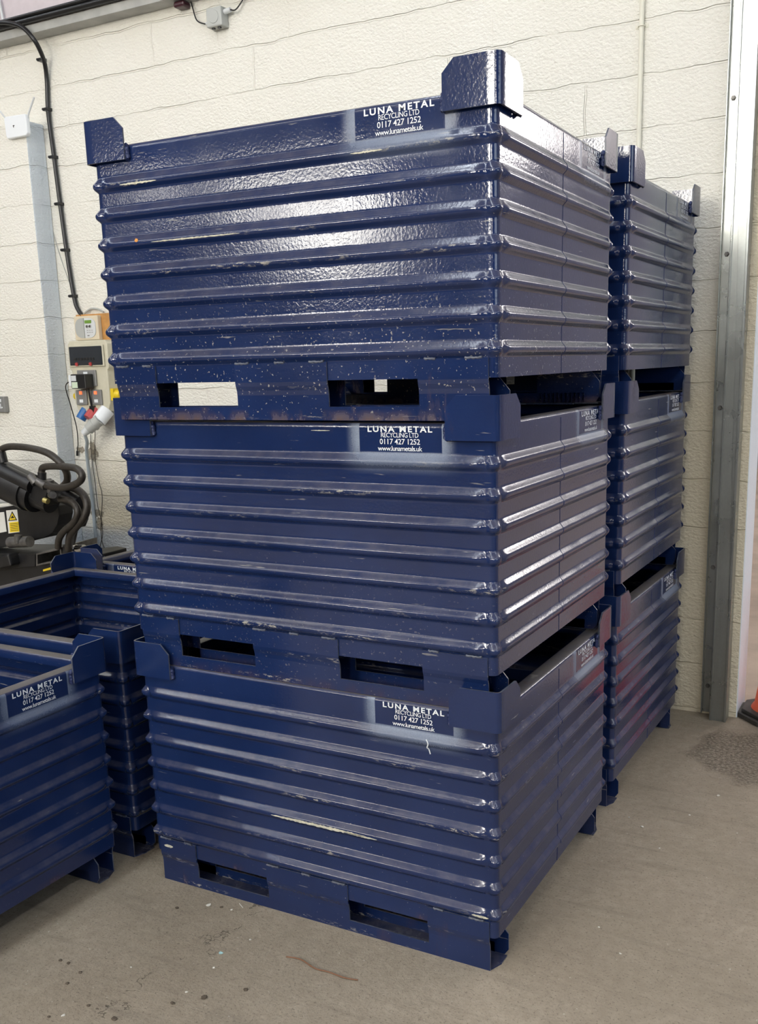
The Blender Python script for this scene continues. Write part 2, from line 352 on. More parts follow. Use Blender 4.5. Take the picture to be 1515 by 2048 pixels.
# ------------------------------------------------------------------ mesh helpers
class MB:
    def __init__(s): s.v = []; s.f = []; s.sm = []
    def add(s, vs, fs, smooth=False):
        o = len(s.v); s.v += [tuple(v) for v in vs]
        for f in fs: s.f.append(tuple(i+o for i in f)); s.sm.append(smooth)
        return s
    def box(s, x0, x1, y0, y1, z0, z1, M=None):
        vs = [Vector(p) for p in ((x0,y0,z0),(x1,y0,z0),(x1,y1,z0),(x0,y1,z0),(x0,y0,z1),(x1,y0,z1),(x1,y1,z1),(x0,y1,z1))]
        if M: vs = [M @ v for v in vs]
        return s.add(vs, [(0,3,2,1),(4,5,6,7),(0,1,5,4),(1,2,6,5),(2,3,7,6),(3,0,4,7)])
    def prism(s, pts, d, M=None):
        # polygon pts (list of 3d), extruded by vector d
        n = len(pts); a = [Vector(p) for p in pts]; b = [p+Vector(d) for p in a]
        vs = a+b
        if M: vs = [M @ v for v in vs]
        fs = [tuple(range(n))[::-1], tuple(range(n, 2*n))] + [(i, (i+1) % n, n+(i+1) % n, n+i) for i in range(n)]
        return s.add(vs, fs)
    def cyl(s, p, q, r, r2=None, n=20, caps=True):
        p, q = Vector(p), Vector(q); r2 = r if r2 is None else r2
        ax = (q-p).normalized(); t = Vector((0,0,1)) if abs(ax.z) < .9 else Vector((1,0,0))
        u = ax.cross(t).normalized(); w_ = ax.cross(u)
        vs = [p+(u*math.cos(2*PI*i/n)+w_*math.sin(2*PI*i/n))*r for i in range(n)] + [q+(u*math.cos(2*PI*i/n)+w_*math.sin(2*PI*i/n))*r2 for i in range(n)]
        s.add(vs, [(i, n+i, n+(i+1) % n, (i+1) % n) for i in range(n)], True)
        if caps:
            s.add(vs[:n], [tuple(range(n))]); s.add(vs[n:], [tuple(range(n))[::-1]])
        return s
    def tube(s, pts, r, n=10, sub=6, caps=True):
        P = [Vector(p) for p in pts]
        if sub > 1 and len(P) > 2:
            Q = []
            for i in range(len(P)-1):
                p0 = P[max(i-1, 0)]; p1 = P[i]; p2 = P[i+1]; p3 = P[min(i+2, len(P)-1)]
                for k in range(sub):
                    t = k/sub
                    Q.append(0.5*((2*p1)+(-p0+p2)*t+(2*p0-5*p1+4*p2-p3)*t*t+(-p0+3*p1-3*p2+p3)*t**3))
            Q.append(P[-1]); P = Q
        ring = []; u = None
        for i, p in enumerate(P):
            d = (P[min(i+1, len(P)-1)]-P[max(i-1, 0)]).normalized()
            if u is None:
                t = Vector((0,0,1)) if abs(d.z) < .9 else Vector((1,0,0)); u = d.cross(t).normalized()
            else:
                u = (u-d*u.dot(d)).normalized()
            w_ = d.cross(u)
            ring += [p+(u*math.cos(2*PI*k/n)+w_*math.sin(2*PI*k/n))*r for k in range(n)]
        fs = [(i*n+k, i*n+(k+1) % n, (i+1)*n+(k+1) % n, (i+1)*n+k) for i in range(len(P)-1) for k in range(n)]
        s.add(ring, fs, True)
        if caps:
            s.add(ring[:n], [tuple(range(n))[::-1]]); s.add(ring[-n:], [tuple(range(n))])
        return s
    def lathe(s, prof, c=(0,0,0), n=32):
        vs = []
        for (r, z) in prof: vs += [(c[0]+r*math.cos(2*PI*i/n), c[1]+r*math.sin(2*PI*i/n), c[2]+z) for i in range(n)]
        fs = [(j*n+i, j*n+(i+1) % n, (j+1)*n+(i+1) % n, (j+1)*n+i) for j in range(len(prof)-1) for i in range(n)]
        return s.add(vs, fs, True)
    def mesh(s, name, mat, bevel=0, seg=2):
        me = bpy.data.meshes.new(name); me.from_pydata(s.v, [], s.f); me.update()
        for p_, sm in zip(me.polygons, s.sm): p_.use_smooth = sm
        bm = bmesh.new(); bm.from_mesh(me); bmesh.ops.recalc_face_normals(bm, faces=bm.faces)
        if bevel:
            bmesh.ops.remove_doubles(bm, verts=bm.verts, dist=1e-5)
            es = [e for e in bm.edges if len(e.link_faces) == 2 and e.calc_face_angle(0) > 0.6]
            bmesh.ops.bevel(bm, geom=es, offset=bevel, segments=seg, affect='EDGES', profile=0.5, clamp_overlap=True)
        bm.to_mesh(me); bm.free()
        me.materials.append(mat)
        return me
    def obj(s, name, mat, parent=None, bevel=0, seg=2, **kw):
        return link(name, s.mesh(name, mat, bevel, seg), parent, **kw)

def link(name, me, parent=None, label=None, cat=None, group=None, kind=None):
    o = bpy.data.objects.new(name, me); C.objects.link(o)
    if parent: o.parent = parent
    for k, v in (('label', label), ('category', cat), ('group', group), ('kind', kind)):
        if v: o[k] = v
    return o

def thing(name, label, cat, loc=(0,0,0), rz=0, group=None):
    o = bpy.data.objects.new(name, None); C.objects.link(o); o.empty_display_size = 0.05
    o.location = loc; o.rotation_euler = (0, 0, rz); o['label'] = label; o['category'] = cat
    if group: o['group'] = group
    return o

def fit_text(txt, wdt, hgt, spacing=1.0, bold=0.0):
    """lettering as a flat mesh in the xz plane, centred, facing -y"""
    cu = bpy.data.curves.new('lettering', 'FONT'); cu.body = txt; cu.align_x = 'CENTER'
    cu.space_character = spacing; cu.offset = bold; cu.resolution_u = 3; cu.extrude = 0.0
    o = bpy.data.objects.new('lettering_tmp', cu); C.objects.link(o)
    dg = bpy.context.evaluated_depsgraph_get(); dg.update()
    me = bpy.data.meshes.new_from_object(o.evaluated_get(dg))
    bpy.data.objects.remove(o); bpy.data.curves.remove(cu)
    xs = [v.co.x for v in me.vertices]; ys = [v.co.y for v in me.vertices]
    cx, cy = (min(xs)+max(xs))/2, (min(ys)+max(ys))/2; sx = wdt/(max(xs)-min(xs)); sy = hgt/(max(ys)-min(ys))
    vs = [((v.co.x-cx)*sx, 0, (v.co.y-cy)*sy) for v in me.vertices]
    fs = [tuple(p_.vertices) for p_ in me.polygons]
    bpy.data.meshes.remove(me)
    return vs, fs

def flat_mesh(name, parts, mat, M=None):
    v = []; f = []
    for vs, fs in parts:
        o = len(v); v += vs; f += [tuple(i+o for i in q) for q in fs]
    me = bpy.data.meshes.new(name); me.from_pydata([tuple((M @ Vector(p)) if M else p) for p in v], [], f); me.update(); me.materials.append(mat)
    return me

# ------------------------------------------------------------------ photo ray onto an upright plane
def at(u, v_, y):
    """world point on the plane Y=y seen at photograph pixel (u, v)"""
    d = cam.rotation_euler.to_matrix() @ Vector(((u-757.5-44.47)/1968.25, -(v_-1024-131.77)/1968.25, -1.0))
    t = (y-cam.location.y)/d.y
    return cam.location+d*t

# ------------------------------------------------------------------ the setting
YW = 2.28         # front of the blockwork wall
XO = 0.235        # doorway edge
def struct(name, mb, mat, parent=None, bevel=0):
    o = mb.obj(name, mat, parent, bevel); o['kind'] = 'structure'; return o
struct('floor', MB().box(-9, 7, -9.5, YW+0.22, -0.2, 0), M_FLOOR)
struct('floor_far_hall', MB().box(-4, 9, YW+0.22, 13, -0.2, 0.0), M_FLOOR2)
struct('wall_back', MB().box(-9, XO, YW, YW+0.22, 0, 3.60), M_WALL)
struct('trim_1', MB().box(XO, XO+0.004, YW+0.002, YW+0.22, 0.0, 3.6), M_WHITE)
struct('wall_back_upper', MB().box(-9, 7, YW-0.085, YW+0.22, 3.60, 5.6).box(XO, 7, YW, YW+0.22, 3.3, 3.66), M_LILAC)
struct('wall_back_right', MB().box(3.6, 7, YW, YW+0.22, 0, 3.3), M_WALL)
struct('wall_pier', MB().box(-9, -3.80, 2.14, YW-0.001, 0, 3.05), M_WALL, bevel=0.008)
struct('wall_left', MB().box(-9.1, -9, -9.5, YW, 0, 5.6), M_HALLW)
struct('wall_right', MB().box(7, 7.1, -9.5, YW, 0, 5.6), M_HALLW)
struct('wall_front', MB().box(-9, 7, -9.6, -9.5, 0, 5.6), M_HALLW)
struct('ceiling', MB().box(-9.1, 7.1, -9.6, YW+0.22, 5.6, 5.7), M_CEIL)
struct('wall_far_hall', MB().box(-4, 9, 12.9, 13, 0, 6.5).box(9, 9.1, YW+.22, 13, 0, 6.5).box(-4.1, -4, YW+.22, 13, 0, 6.5), M_FARW)
struct('ceiling_far_hall', MB().box(-4.1, 9.1, YW+0.22, 13, 6.5, 6.6).box(-4.1, 9.1, YW+.21, YW+0.25, 5.6, 6.6), M_CEIL)
n_ = 1
def window(mb, mat):
    global n_
    struct('window_%d' % n_, mb, mat); n_ += 1
for x0 in (-6.6, -1.6, 3.4):
    window(MB().box(x0, x0+0.24, -8.0, 1.6, 5.56, 5.59), E_ROOF)
fl = thing('fluorescent_batten', 'long row of fluorescent tubes hung under the roof behind the photographer', 'ceiling light', (-3.0, -3.6, 4.9))
MB().box(-5.0, 5.0, -0.09, 0.09, 0.03, 0.10).obj('batten_housing', M_LGREY, fl)
MB().cyl((-4.9, 0, 0), (4.9, 0, 0), 0.045, n=12).obj('tube', emis('fluorescent_glow', (1.0, 0.97, 0.88), TUBE), fl)
for q in (-4, 4): MB().cyl((q, 0, 0.1), (q, 0, 0.69), 0.006, n=8).obj('hanger', M_GREY, fl)
for (x0, x1, z0, z1) in ((-8.9, -8.4, 3.9, 4.3), (-7.2, -6.5, 3.5, 4.0), (-6.3, -5.1, 2.9, 3.95), (-3.0, -0.9, 3.2, 5.2), (1.2, 2.2, 3.2, 4.8)):
    window(MB().box(x0, x1, -9.49, -9.46, z0, z1), E_FRONT)
window(MB().box(6.95, 6.98, -6.5, 0.5, 2.0, 4.4), E_RIGHT)  # unseen glowing panel added as cool fill from the right, no known window
window(MB().box(4.2, 5.4, 12.85, 12.89, 4.7, 6.1), E_FAR)
window(MB().box(2.4, 3.3, 12.85, 12.89, 4.3, 6.0), E_FARB)
for x0 in (0.5, 4.5):
    window(MB().box(x0, x0+1.2, 4.0, 12.0, 6.46, 6.49), E_FROOF)

# ------------------------------------------------------------------ crate meshes
RC = 0.017
def stations():
    """list of (kind, side/corner, data, ridge factor)"""
    st = []
    taper = ((0.0, 0.62), (0.006, 0.36), (0.012, 0.40), (0.018, 0.66), (0.026, 0.88), (0.036, 0.98), (0.05, 1.0))
    sides = (('F', W), ('R', D), ('B', W), ('L', D))
    for s_, length in sides:
        ln = length-2*RC
        for (d, m) in taper: st.append((s_, RC+d, m))
        for k in (0.2, 0.4, 0.6, 0.8): st.append((s_, RC+ln*k, 1.0))
        for (d, m) in reversed(taper): st.append((s_, RC+ln-d, m))
        for a, m in ((18, 0.95), (36, 1.15), (45, 1.2), (54, 1.15), (72, 0.95)): st.append(('c'+s_, a, m))
    return st
ST = stations()
# crate local frame: front face y=0, x from -W to 0, right face x=0, y from 0 to D
def place_station(s_, t, off):
    inset = max(-off, 0)
    def cl(t_, ln): return min(max(t_, inset), ln-inset) if inset > RC*0.5 else t_
    if s_ == 'F': return Vector((-W+cl(t, W), -off, 0))
    if s_ == 'R': return Vector((off, cl(t, D), 0))
    if s_ == 'B': return Vector((-cl(t, W), D+off, 0))
    if s_ == 'L': return Vector((-W-off, D-cl(t, D), 0))
    base = {'cF': (0, 0, -90), 'cR': (0, D, 0), 'cB': (-W, D, 90), 'cL': (-W, 0, 180)}[s_]
    sx = -1 if base[0] == 0 else 1; sy = 1 if base[1] == 0 else -1
    a = R(base[2]+t)
    if RC+off > 0.002:
        c = Vector((base[0]+sx*RC, base[1]+sy*RC, 0)); return c+Vector((math.cos(a), math.sin(a), 0))*(RC+off)
    return Vector((base[0]+sx*inset, base[1]+sy*inset, 0))
RP = [(-0.0250, 0.0), (-0.0212, 0.0), (-0.0195, 0.0003), (-0.0175, 0.0015), (-0.0120, 0.0073), (-0.0098, 0.0093), (-0.0070, 0.0109), (-0.0040, 0.0118), (-0.0005, PROT), (0.0025, 0.0116), (0.0050, 0.0105),
      (0.0072, 0.0090), (0.0100, 0.0066), (0.0172, 0.0016), (0.0192, 0.0004), (0.0212, 0.0), (0.0255, 0.0)]
def wall_profile():
    pr = [(ZB, 0.0, False)]
    for k in range(NR-1, -1, -1):
        zc = Z1-k*DZ
        for dz, off in RP: pr.append((zc+dz, off, True))
    return pr
def crate_shell_mesh():
    outer = wall_profile()
    t = 0.003
    prof = [(z, o, r_, 0) for z, o, r_ in outer]
    prof += [(ZR-0.014, 0.0, False, 0), (ZR-0.0085, -0.0003, False, 0), (ZR-0.0045, -0.0018, False, 0), (ZR-0.0015, -0.0046, False, 0), (ZR, -0.0085, False, 0), (ZR, -0.042, False, 0), (ZR-0.001, -0.046, False, 0), (ZR-0.005, -0.049, False, 0),
             (ZR-0.030, -0.049, False, 0), (ZR-0.030, -0.046, False, 0), (ZR-0.006, -0.0455, False, 0), (ZR-0.004, -0.043, False, 0), (ZR-0.004, -0.006, False, 0)]
    prof += [(z, o, r_, -t) for z, o, r_ in reversed(outer) if z > ZB+0.02]
    prof += [(ZB+0.010, 0.0, False, -t)]
    n = len(ST); vs = []
    for (z, o, isr, add) in prof:
        for (s_, tt, m) in ST:
            off = o*(m if isr else 1)+add
            p_ = place_station(s_, tt, off); vs.append((p_.x, p_.y, z))
    fs = [(j*n+i, j*n+(i+1) % n, (j+1)*n+(i+1) % n, (j+1)*n+i) for j in range(len(prof)-1) for i in range(n)]
    mb = MB(); mb.add(vs, fs, True)
    o = (len(prof)-1)*n
    mb.f.append(tuple(o+i for i in range(n))); mb.sm.append(False)
    mb.f.append(tuple(range(n))[::-1]); mb.sm.append(False)
    me = bpy.data.meshes.new('shell'); me.from_pydata(mb.v, [], mb.f); me.update()
    for p_, sm in zip(me.polygons, mb.sm): p_.use_smooth = sm
    # sharpen the folded rim
    me.materials.append(M_CRATE)
    bm = bmesh.new(); bm.from_mesh(me)
    bmesh.ops.recalc_face_normals(bm, faces=bm.faces)
    for e in bm.edges:
        if len(e.link_faces) == 2 and e.calc_face_angle(0) > R(50): e.smooth = False
    bm.to_mesh(me); bm.free()
    return me

def edge_faces(me, tmax):
    """the narrow cut edges of the sheet are painted paler, for wear and for the light they catch"""
    me.materials.append(M_EDGE)
    for f in me.polygons:
        ls = sorted((me.vertices[f.vertices[i]].co-me.vertices[f.vertices[(i+1) % len(f.vertices)]].co).length for i in range(len(f.vertices)))
        if ls[0] < tmax and ls[1] < tmax and ls[-1] > 2*tmax and not (abs(f.normal.z) < 0.1 and abs(f.normal.x) > 0.1 and abs(f.normal.y) > 0.1): f.material_index = 1
def skid_mesh():
    """front runner: joggled outer plate with two fork slots, foot flange, upright inner plate"""
    mb = MB(); x0, x1 = -W+0.022, -0.022
    th = 0.004
    # outer plate profile (z -> y of the outer face)
    prof = [(0.0, 0.002), (0.035, 0.002), (0.066, 0.002), (0.078, 0.0005), (0.090, -0.0035), (0.100, -0.0052), (0.150, -0.0052)]
    cuts = [(x0, -1.035), (-0.760, -0.470), (-0.209, x1)]
    def strip(xa, xb, pr, wav=0):
        vs = []; nx = 2
        for (z, y) in pr:
            vs += [(xa, y, z), (xb, y, z), (xb, y+th, z), (xa, y+th, z)]
        fs = []
        for j in range(len(pr)-1):
            a = j*4; b = a+4
            fs += [(a, a+1, b+1, b), (a+1, a+2, b+2, b+1), (a+2, a+3, b+3, b+2), (a+3, a, b, b+3)]
        fs += [(0, 3, 2, 1), (len(pr)*4-4, len(pr)*4-3, len(pr)*4-2, len(pr)*4-1)]
        mb.add(vs, fs)
    strip(x0, x1, prof[:2])
    for (a, b) in cuts: strip(a, b, prof[1:])
    # foot flange
    mb.prism([(x0, 0.006, 0), (x1, 0.006, 0), (x1+0.016, 0.045, 0), (x1+0.016, 0.086, 0), (x0-0.016, 0.086, 0), (x0-0.016, 0.045, 0)], (0, 0, 0.004))
    # inner upright with slots and clipped upper corners
    yi = 0.086
    mb.box(x0+0.022, x1-0.022, yi, yi+th, 0.004, 0.035)
    zt = ZB
    mb.prism([(x0-0.020, yi, 0.022), (x0-0.020, yi, 0.070), (x0+0.008, yi, zt), (-1.035, yi, zt), (-1.035, yi, 0.035), (-1.035, yi, 0.0045), (x0-0.008, yi, 0.0045)], (0, th, 0))
    mb.box(-0.760, -0.470, yi, yi+th, 0.035, zt)
    mb.prism([(x1+0.020, yi, 0.022), (x1+0.020, yi, 0.070), (x1-0.008, yi, zt), (-0.209, yi, zt), (-0.209, yi, 0.035), (-0.209, yi, 0.0045), (x1+0.008, yi, 0.0045)], (0, th, 0))
    me = mb.mesh('skid', M_CRATE)
    edge_faces(me, 0.0052)
    return me

def bracket_mesh():
    """angle bracket for the front right corner, standing a little proud of the faces"""
    o0, o1 = 0.0115, 0.0165; r_in = 0.010; z0, z1 = 0.702, 0.812; wl = 0.127; ch = 0.030
    mb = MB()
    pts = []
    def path(off):
        rr = r_in+(off-o0)
        c = Vector((o0-r_in, -(o0-r_in), 0))
        P = [(-wl, -off), (-wl+ch, -off), (-0.02, -off)]
        P += [(c.x+rr*math.cos(R(a)), c.y+rr*math.sin(R(a))) for a in (-90, -67, -45, -22, 0)]
        P += [(off, 0.02), (off, wl-ch), (off, wl)]
        return P
    A, B = path(o1), path(o0)
    tops = [z1-ch]+[z1]*(len(A)-2)+[z1-ch]
    vs = []
    for (a, b, t) in zip(A, B, tops):
        vs += [(a[0], a[1], z0), (a[0], a[1], t), (b[0], b[1], t), (b[0], b[1], z0)]
    fs = []
    for i in range(len(A)-1):
        a = i*4; b = a+4
        for k in range(4): fs.append((a+k, a+(k+1) % 4, b+(k+1) % 4, b+k))
    fs += [(0, 1, 2, 3), (len(A)*4-4, len(A)*4-1, len(A)*4-2, len(A)*4-3)]
    mb.add(vs, fs)
    me = mb.mesh('corner_bracket', M_CRATE)
    edge_faces(me, 0.0062)
    bm = bmesh.new(); bm.from_mesh(me)
    for f in bm.faces: f.smooth = True
    for e in bm.edges:
        if len(e.link_faces) == 2 and e.calc_face_angle(0) > R(40): e.smooth = False
    bm.to_mesh(me); bm.free()
    return me
def bracket_weld_mesh(which):
    mb = MB(); rnd = random.Random(3)
    def bead(p, q, r, n):
        p, q = Vector(p), Vector(q)
        pts = [p.lerp(q, i/n)+Vector((rnd.uniform(-1, 1), rnd.uniform(-1, 1), rnd.uniform(-1, 1)))*r*0.3 for i in range(n+1)]
        mb.tube(pts, r, 6, 1)
    if which == 0: bead((-0.129, -0.0065, 0.703), (-0.129, -0.0065, 0.741), 0.0065, 12)
    else: bead((0.0065, 0.129, 0.703), (0.0065, 0.129, 0.741), 0.0065, 12)
    return mb.mesh('weld_bead', M_WELD)
def mirror_mesh(me, name, mx, my):
    m2 = me.copy(); m2.name = name
    for v in m2.vertices:
        if mx: v.co.x = -W-v.co.x
        if my: v.co.y = D-v.co.y
    if mx != my: m2.flip_normals()
    return m2

def seam_mesh():
    """vertical butt weld half way along the right-hand face, following the ridges"""
    vs = []; pr = wall_profile()+[(ZR-0.013, 0, False)]
    h = 0.0022
    for z, o, r_ in pr:
        vs += [(o+0.0001, D/2-h, z), (o+0.0013, D/2, z), (o+0.0001, D/2+h, z)]
    fs = []
    for j in range(len(pr)-1):
        a = j*3; b = a+3; fs += [(a, a+1, b+1, b), (a+1, a+2, b+2, b+1), (a+2, a, b, b+2)]
    mb = MB(); mb.add(vs, fs, True); mb.add(vs[:3], [(0, 1, 2)]); mb.add(vs[-3:], [(0, 2, 1)])
    return mb.mesh('weld_seam', M_WELD)

SHELL = crate_shell_mesh(); SKID = skid_mesh(); SKID_B = mirror_mesh(SKID, 'skid_rear', False, True)
BR = bracket_mesh(); BRS = [BR, mirror_mesh(BR, 'bracket_fl', True, False), mirror_mesh(BR, 'bracket_br', False, True), mirror_mesh(BR, 'bracket_bl', True, True)]
BWS = [[BW, mirror_mesh(BW, 'bead_fl', True, False), mirror_mesh(BW, 'bead_br', False, True), mirror_mesh(BW, 'bead_bl', True, True)] for BW in (bracket_weld_mesh(0), bracket_weld_mesh(1))]
def top_weld(n, L_, seed):
    rnd = random.Random(seed); mb = MB()
    mb.tube([(-L_/2+L_*i/n, -0.0035+rnd.uniform(-.001, .001), 0.1505+rnd.uniform(-.0012, .0012)) for i in range(n+1)], 0.0036, 6, 1)
    return mb.mesh('top_weld', M_EDGE)
TOPW = [top_weld(8, 0.045, 1), top_weld(6, 0.030, 2)]
SEAM = seam_mesh(); SEAM_L = mirror_mesh(SEAM, 'seam_left', True, False)
def shift(p, dz, dx=0):
    return ([(v[0]+dx, v[1], v[2]+dz) for v in p[0]], p[1])
LOGO_PARTS = [shift(fit_text('LUNA METAL', 0.186, 0.0155, 1.28, 0.028), 0.7280),
              shift(fit_text('RECYCLING LTD', 0.108, 0.0120, 0.92, 0.002), 0.7130),
              shift(fit_text('0117 427 1252', 0.116, 0.0140, 0.95, 0.006), 0.6965),
              shift(fit_text('www.lunametals.uk', 0.128, 0.0125, 0.9, 0.006), 0.6790)]
LOGO = flat_mesh('printed_lettering', LOGO_PARTS, M_PRINT)
LOGO_S = flat_mesh('printed_lettering_side', LOGO_PARTS, M_PRINT, Matrix.Rotation(PI/2, 4, 'Z'))

def make_crate(label, loc, rz, lx=-0.237, ly=0.765, mist=1.0, extra_front_logo=True, dirt=0.0):
    t = thing('steel_crate', label, 'crate', loc, rz, 'blue corrugated steel stacking crates')
    sh = link('shell', SHELL, t)
    sh['stencil_x'] = lx if extra_front_logo else -5.0; sh['stencil_y'] = ly; sh['stencil_mist'] = mist
    sh['dirt'] = dirt
    for me in (SKID, SKID_B):
        sk = link('skid', me, t); sk['dirt'] = dirt
        if me is SKID:
            for (bx, bm_) in zip((-1.155, -1.065, -0.735, -0.615, -0.50, -0.175, -0.06), (0, 1, 0, 1, 0, 1, 0)):
                wb = link('weld_bead', TOPW[bm_], sk); wb.location = (bx, 0, 0)
    for a, b, c in zip(BRS, BWS[0], BWS[1]):
        br = link('corner_bracket', a, t); link('weld_bead', b, br); link('weld_bead', c, br)
    link('weld_seam', SEAM, t); link('weld_seam', SEAM_L, t)
    if extra_front_logo:
        o = link('printed_lettering', LOGO, t, label='white stencilled lettering'); o.location = (lx, -0.0012, 0)
    o = link('printed_lettering', LOGO_S, t, label='white stencilled lettering'); o.location = (0.0012, ly, 0)
    return t

stack1 = [make_crate('blue corrugated steel crate standing on the floor, bottom of the nearest stack', (0, 0, 0), 0, -0.241, 0.76),
          make_crate('blue corrugated steel crate in the middle of the nearest stack of three', (-0.0022, 0.0066, 0.745), 0.0039, -0.262, 0.767, dirt=0.35),
          make_crate('blue corrugated steel crate with glare and speckled dirt, topmost of the nearest stack', (0.0104, -0.0073, 1.4955), 0.0203, -0.246, 0.767, 0.8, dirt=1.0)]
stack2 = [make_crate('blue corrugated steel crate on the floor, bottom of the far stack by the white wall', (-0.0103, 1.1249, 0), -0.0094, ly=0.78),
          make_crate('blue corrugated steel crate in the middle of the far stack by the white wall', (-0.0055, 1.1486, 0.745), 0.0035, ly=0.775),
          make_crate('blue corrugated steel crate on top of the far stack by the white wall', (-0.0044, 1.1474, 1.492), -0.0076, ly=0.775, mist=0.5)]
crateA = make_crate('blue corrugated steel crate at the left edge of the photo, nearest of the single-height crates', (-1.343, -1.0055, 0), 0.0, ly=0.717, mist=0.7)
crateB = make_crate('open empty blue steel crate between the left-edge crate and the black machine', (-1.349, 0.062, 0), 0.004, mist=0.6, extra_front_logo=False)
crateC = make_crate('blue steel crate mostly hidden behind the nearest stack, beside the black machine', (-1.405, 1.145, 0), 0.0, lx=-0.902, mist=0.5)

# bare scrapes and marks on individual crates
def jag(parent, cx, cz, w_, h, y, mat, name='paint_scrape', seed=1, n=26, label=None):
    rnd = random.Random(seed); top = []; bot = []
    for i in range(n+1):
        u = i/n; e = math.sin(PI*u)**0.45
        top.append((cx-w_/2+w_*u, y, cz+h/2*e*rnd.uniform(0.45, 1)))
        bot.append((cx-w_/2+w_*u, y, cz-h/2*e*rnd.uniform(0.45, 1)))
    mb = MB()
    for i in range(n):
        q = [bot[i], bot[i+1], top[i+1], top[i]]
        mb.prism(q, (0, 0.0008, 0))
    return mb.obj(name, mat, parent, label=label)
r5 = Z1-4*DZ
jag(stack1[0], -0.56, r5-0.003, 0.33, 0.011, -0.0126, M_SCRAPE, seed=4, n=60, label='pale bare scrape')
jag(stack1[0], -0.41, r5-0.005, 0.10, 0.006, -0.0126, M_SCRAPE, seed=5)
jag(stack1[0], -1.146, 0.126, 0.036, 0.012, -0.0064, M_SCRAPE, seed=6)
jag(stack1[0], -0.045, Z1-6*DZ-0.003, 0.05, 0.009, -0.0126, M_SCRAPE, seed=8)
MB().tube([(-0.197, -0.0127, 0.652), (-0.192, -0.0129, 0.640), (-0.1965, -0.0095, 0.628), (-0.1945, -0.0035, 0.6215), (-0.191, -0.002, 0.608)], 0.0017, 6).obj('chalk_mark', M_CHALK, stack1[0], label='white squiggle mark')
jag(stack1[2], -1.06, Z1-2*DZ+0.004, 0.012, 0.013, -0.0126, M_RUSTY, 'orange_mark', seed=9, n=8, label='orange paint spot')
jag(stack1[2], -1.04, Z1-0.006, 0.13, 0.007, -0.0120, M_SCRAPE, seed=10)
jag(stack1[2], -0.86, Z1-2*DZ-0.004, 0.30, 0.005, -0.0124, M_SCRAPE, seed=11, n=50)
jag(stack1[2], -0.33, Z1-0.006, 0.09, 0.006, -0.0120, M_SCRAPE, seed=12)
jag(stack1[1], -0.50, 0.7225, 0.06, 0.003, -0.0006, M_SCRAPE, seed=13)

# ------------------------------------------------------------------ galvanised door guide post
gp = thing('door_guide_rail', 'tall galvanised steel guide rail bolted to the white wall beside the doorway', 'guide rail', (0.10, 2.25, 0))
def loc(p, q): return (p[0]-q[0], p[1]-q[1], p[2]-q[2])
O = (0.10, 2.25, 0)
MB().box(-0.018, 0.05, 0.018, 0.029, 0.012, 3.6).box(-0.018, -0.013, -0.005, 0.029, 0.012, 3.6).obj('wall_flange', M_GALV, gp, bevel=0.001)
mb = MB()
mb.box(0.030, 0.104, -0.050, -0.046, 0, 3.6).box(0.030, 0.034, -0.046, 0.018, 0, 3.6).box(0.100, 0.104, -0.046, 0.018, 0, 3.6).box(0.034, 0.040, -0.056, -0.050, 0, 3.6).box(0.094, 0.104, -0.056, -0.050, 0, 3.6)
mb.obj('guide_channel', M_GALV, gp, bevel=0.0012)
for z in (0.14, 0.70, 1.41, 2.05, 2.66, 3.2):
    MB().cyl((0.006, 0.018, z), (0.006, 0.010, z), 0.011, 0.009, 6).cyl((0.006, 0.010, z), (0.006, 0.006, z), 0.006, n=10).obj('bolt', M_MACHG, gp)

# ------------------------------------------------------------------ conduit on the right of the wall
cd = thing('wall_conduit', 'thin cream painted conduit running up the white wall above the far stack', 'conduit', (-0.28, YW, 0))
MB().cyl((0, -0.012, 1.2), (0, -0.012, 3.6), 0.0105, n=16).obj('conduit_pipe', M_CREAMP, cd)
mb = MB().box(-0.028, 0.028, -0.003, 0, 2.985, 3.000)
mb.tube([(-0.012, -0.004, 2.992), (-0.012, -0.014, 2.992), (-0.008, -0.021, 2.992), (0, -0.0245, 2.992), (0.008, -0.021, 2.992), (0.012, -0.014, 2.992), (0.012, -0.004, 2.992)], 0.003, 6, 3)
mb.cyl((-0.021, -0.003, 2.992), (-0.021, -0.006, 2.992), 0.004, n=10).cyl((0.021, -0.003, 2.992), (0.021, -0.006, 2.992), 0.004, n=10)
mb.obj('saddle_clip', M_CREAMP, cd)

# ------------------------------------------------------------------ beam, thick cable, clips at upper left
struct('trim_2', MB().box(-9, -1.2, YW-0.100, YW, 3.500, 3.546), M_GREY, bevel=0.002)
tr = MB()
for (by, bz, br_) in ((-0.118, 3.562, 0.016), (-0.110, 3.590, 0.013), (-0.128, 3.585, 0.010)): tr.cyl((-8.5, YW+by, bz), (-1.3, YW+by, bz), br_, n=14)
tr.obj('cable_bundle', M_BLACKP, label='bundle of black cables running along the grey ledge at top left', cat='cable')
ck = [tuple(at(u, v_, y)) for u, v_, y in ((-20, 46, 2.13), (18, 46, 2.13), (45, 55, 2.135), (67, 78, 2.15), (81, 103, 2.19), (90, 130, 2.24), (94, 165, 2.262))] + [(-3.735, 2.262, 3.10), (-3.722, 2.262, 2.85), (-3.708, 2.262, 2.58), (-3.69, 2.262, 2.30), (-3.665, 2.262, 2.06), (-3.64, 2.262, 1.99), (-3.60, 2.262, 1.945)]
pc = thing('power_cable', 'thick black cable curving down the white wall from the ledge to the switch box', 'cable', (-3.7, YW, 2.0))
def sub(P, o): return [(p[0]-o[0], p[1]-o[1], p[2]-o[2]) for p in P]
MB().tube(sub(ck, (-3.7, YW, 2.0)), 0.0125, 12).obj('cable_sheath', M_BLACKP, pc)
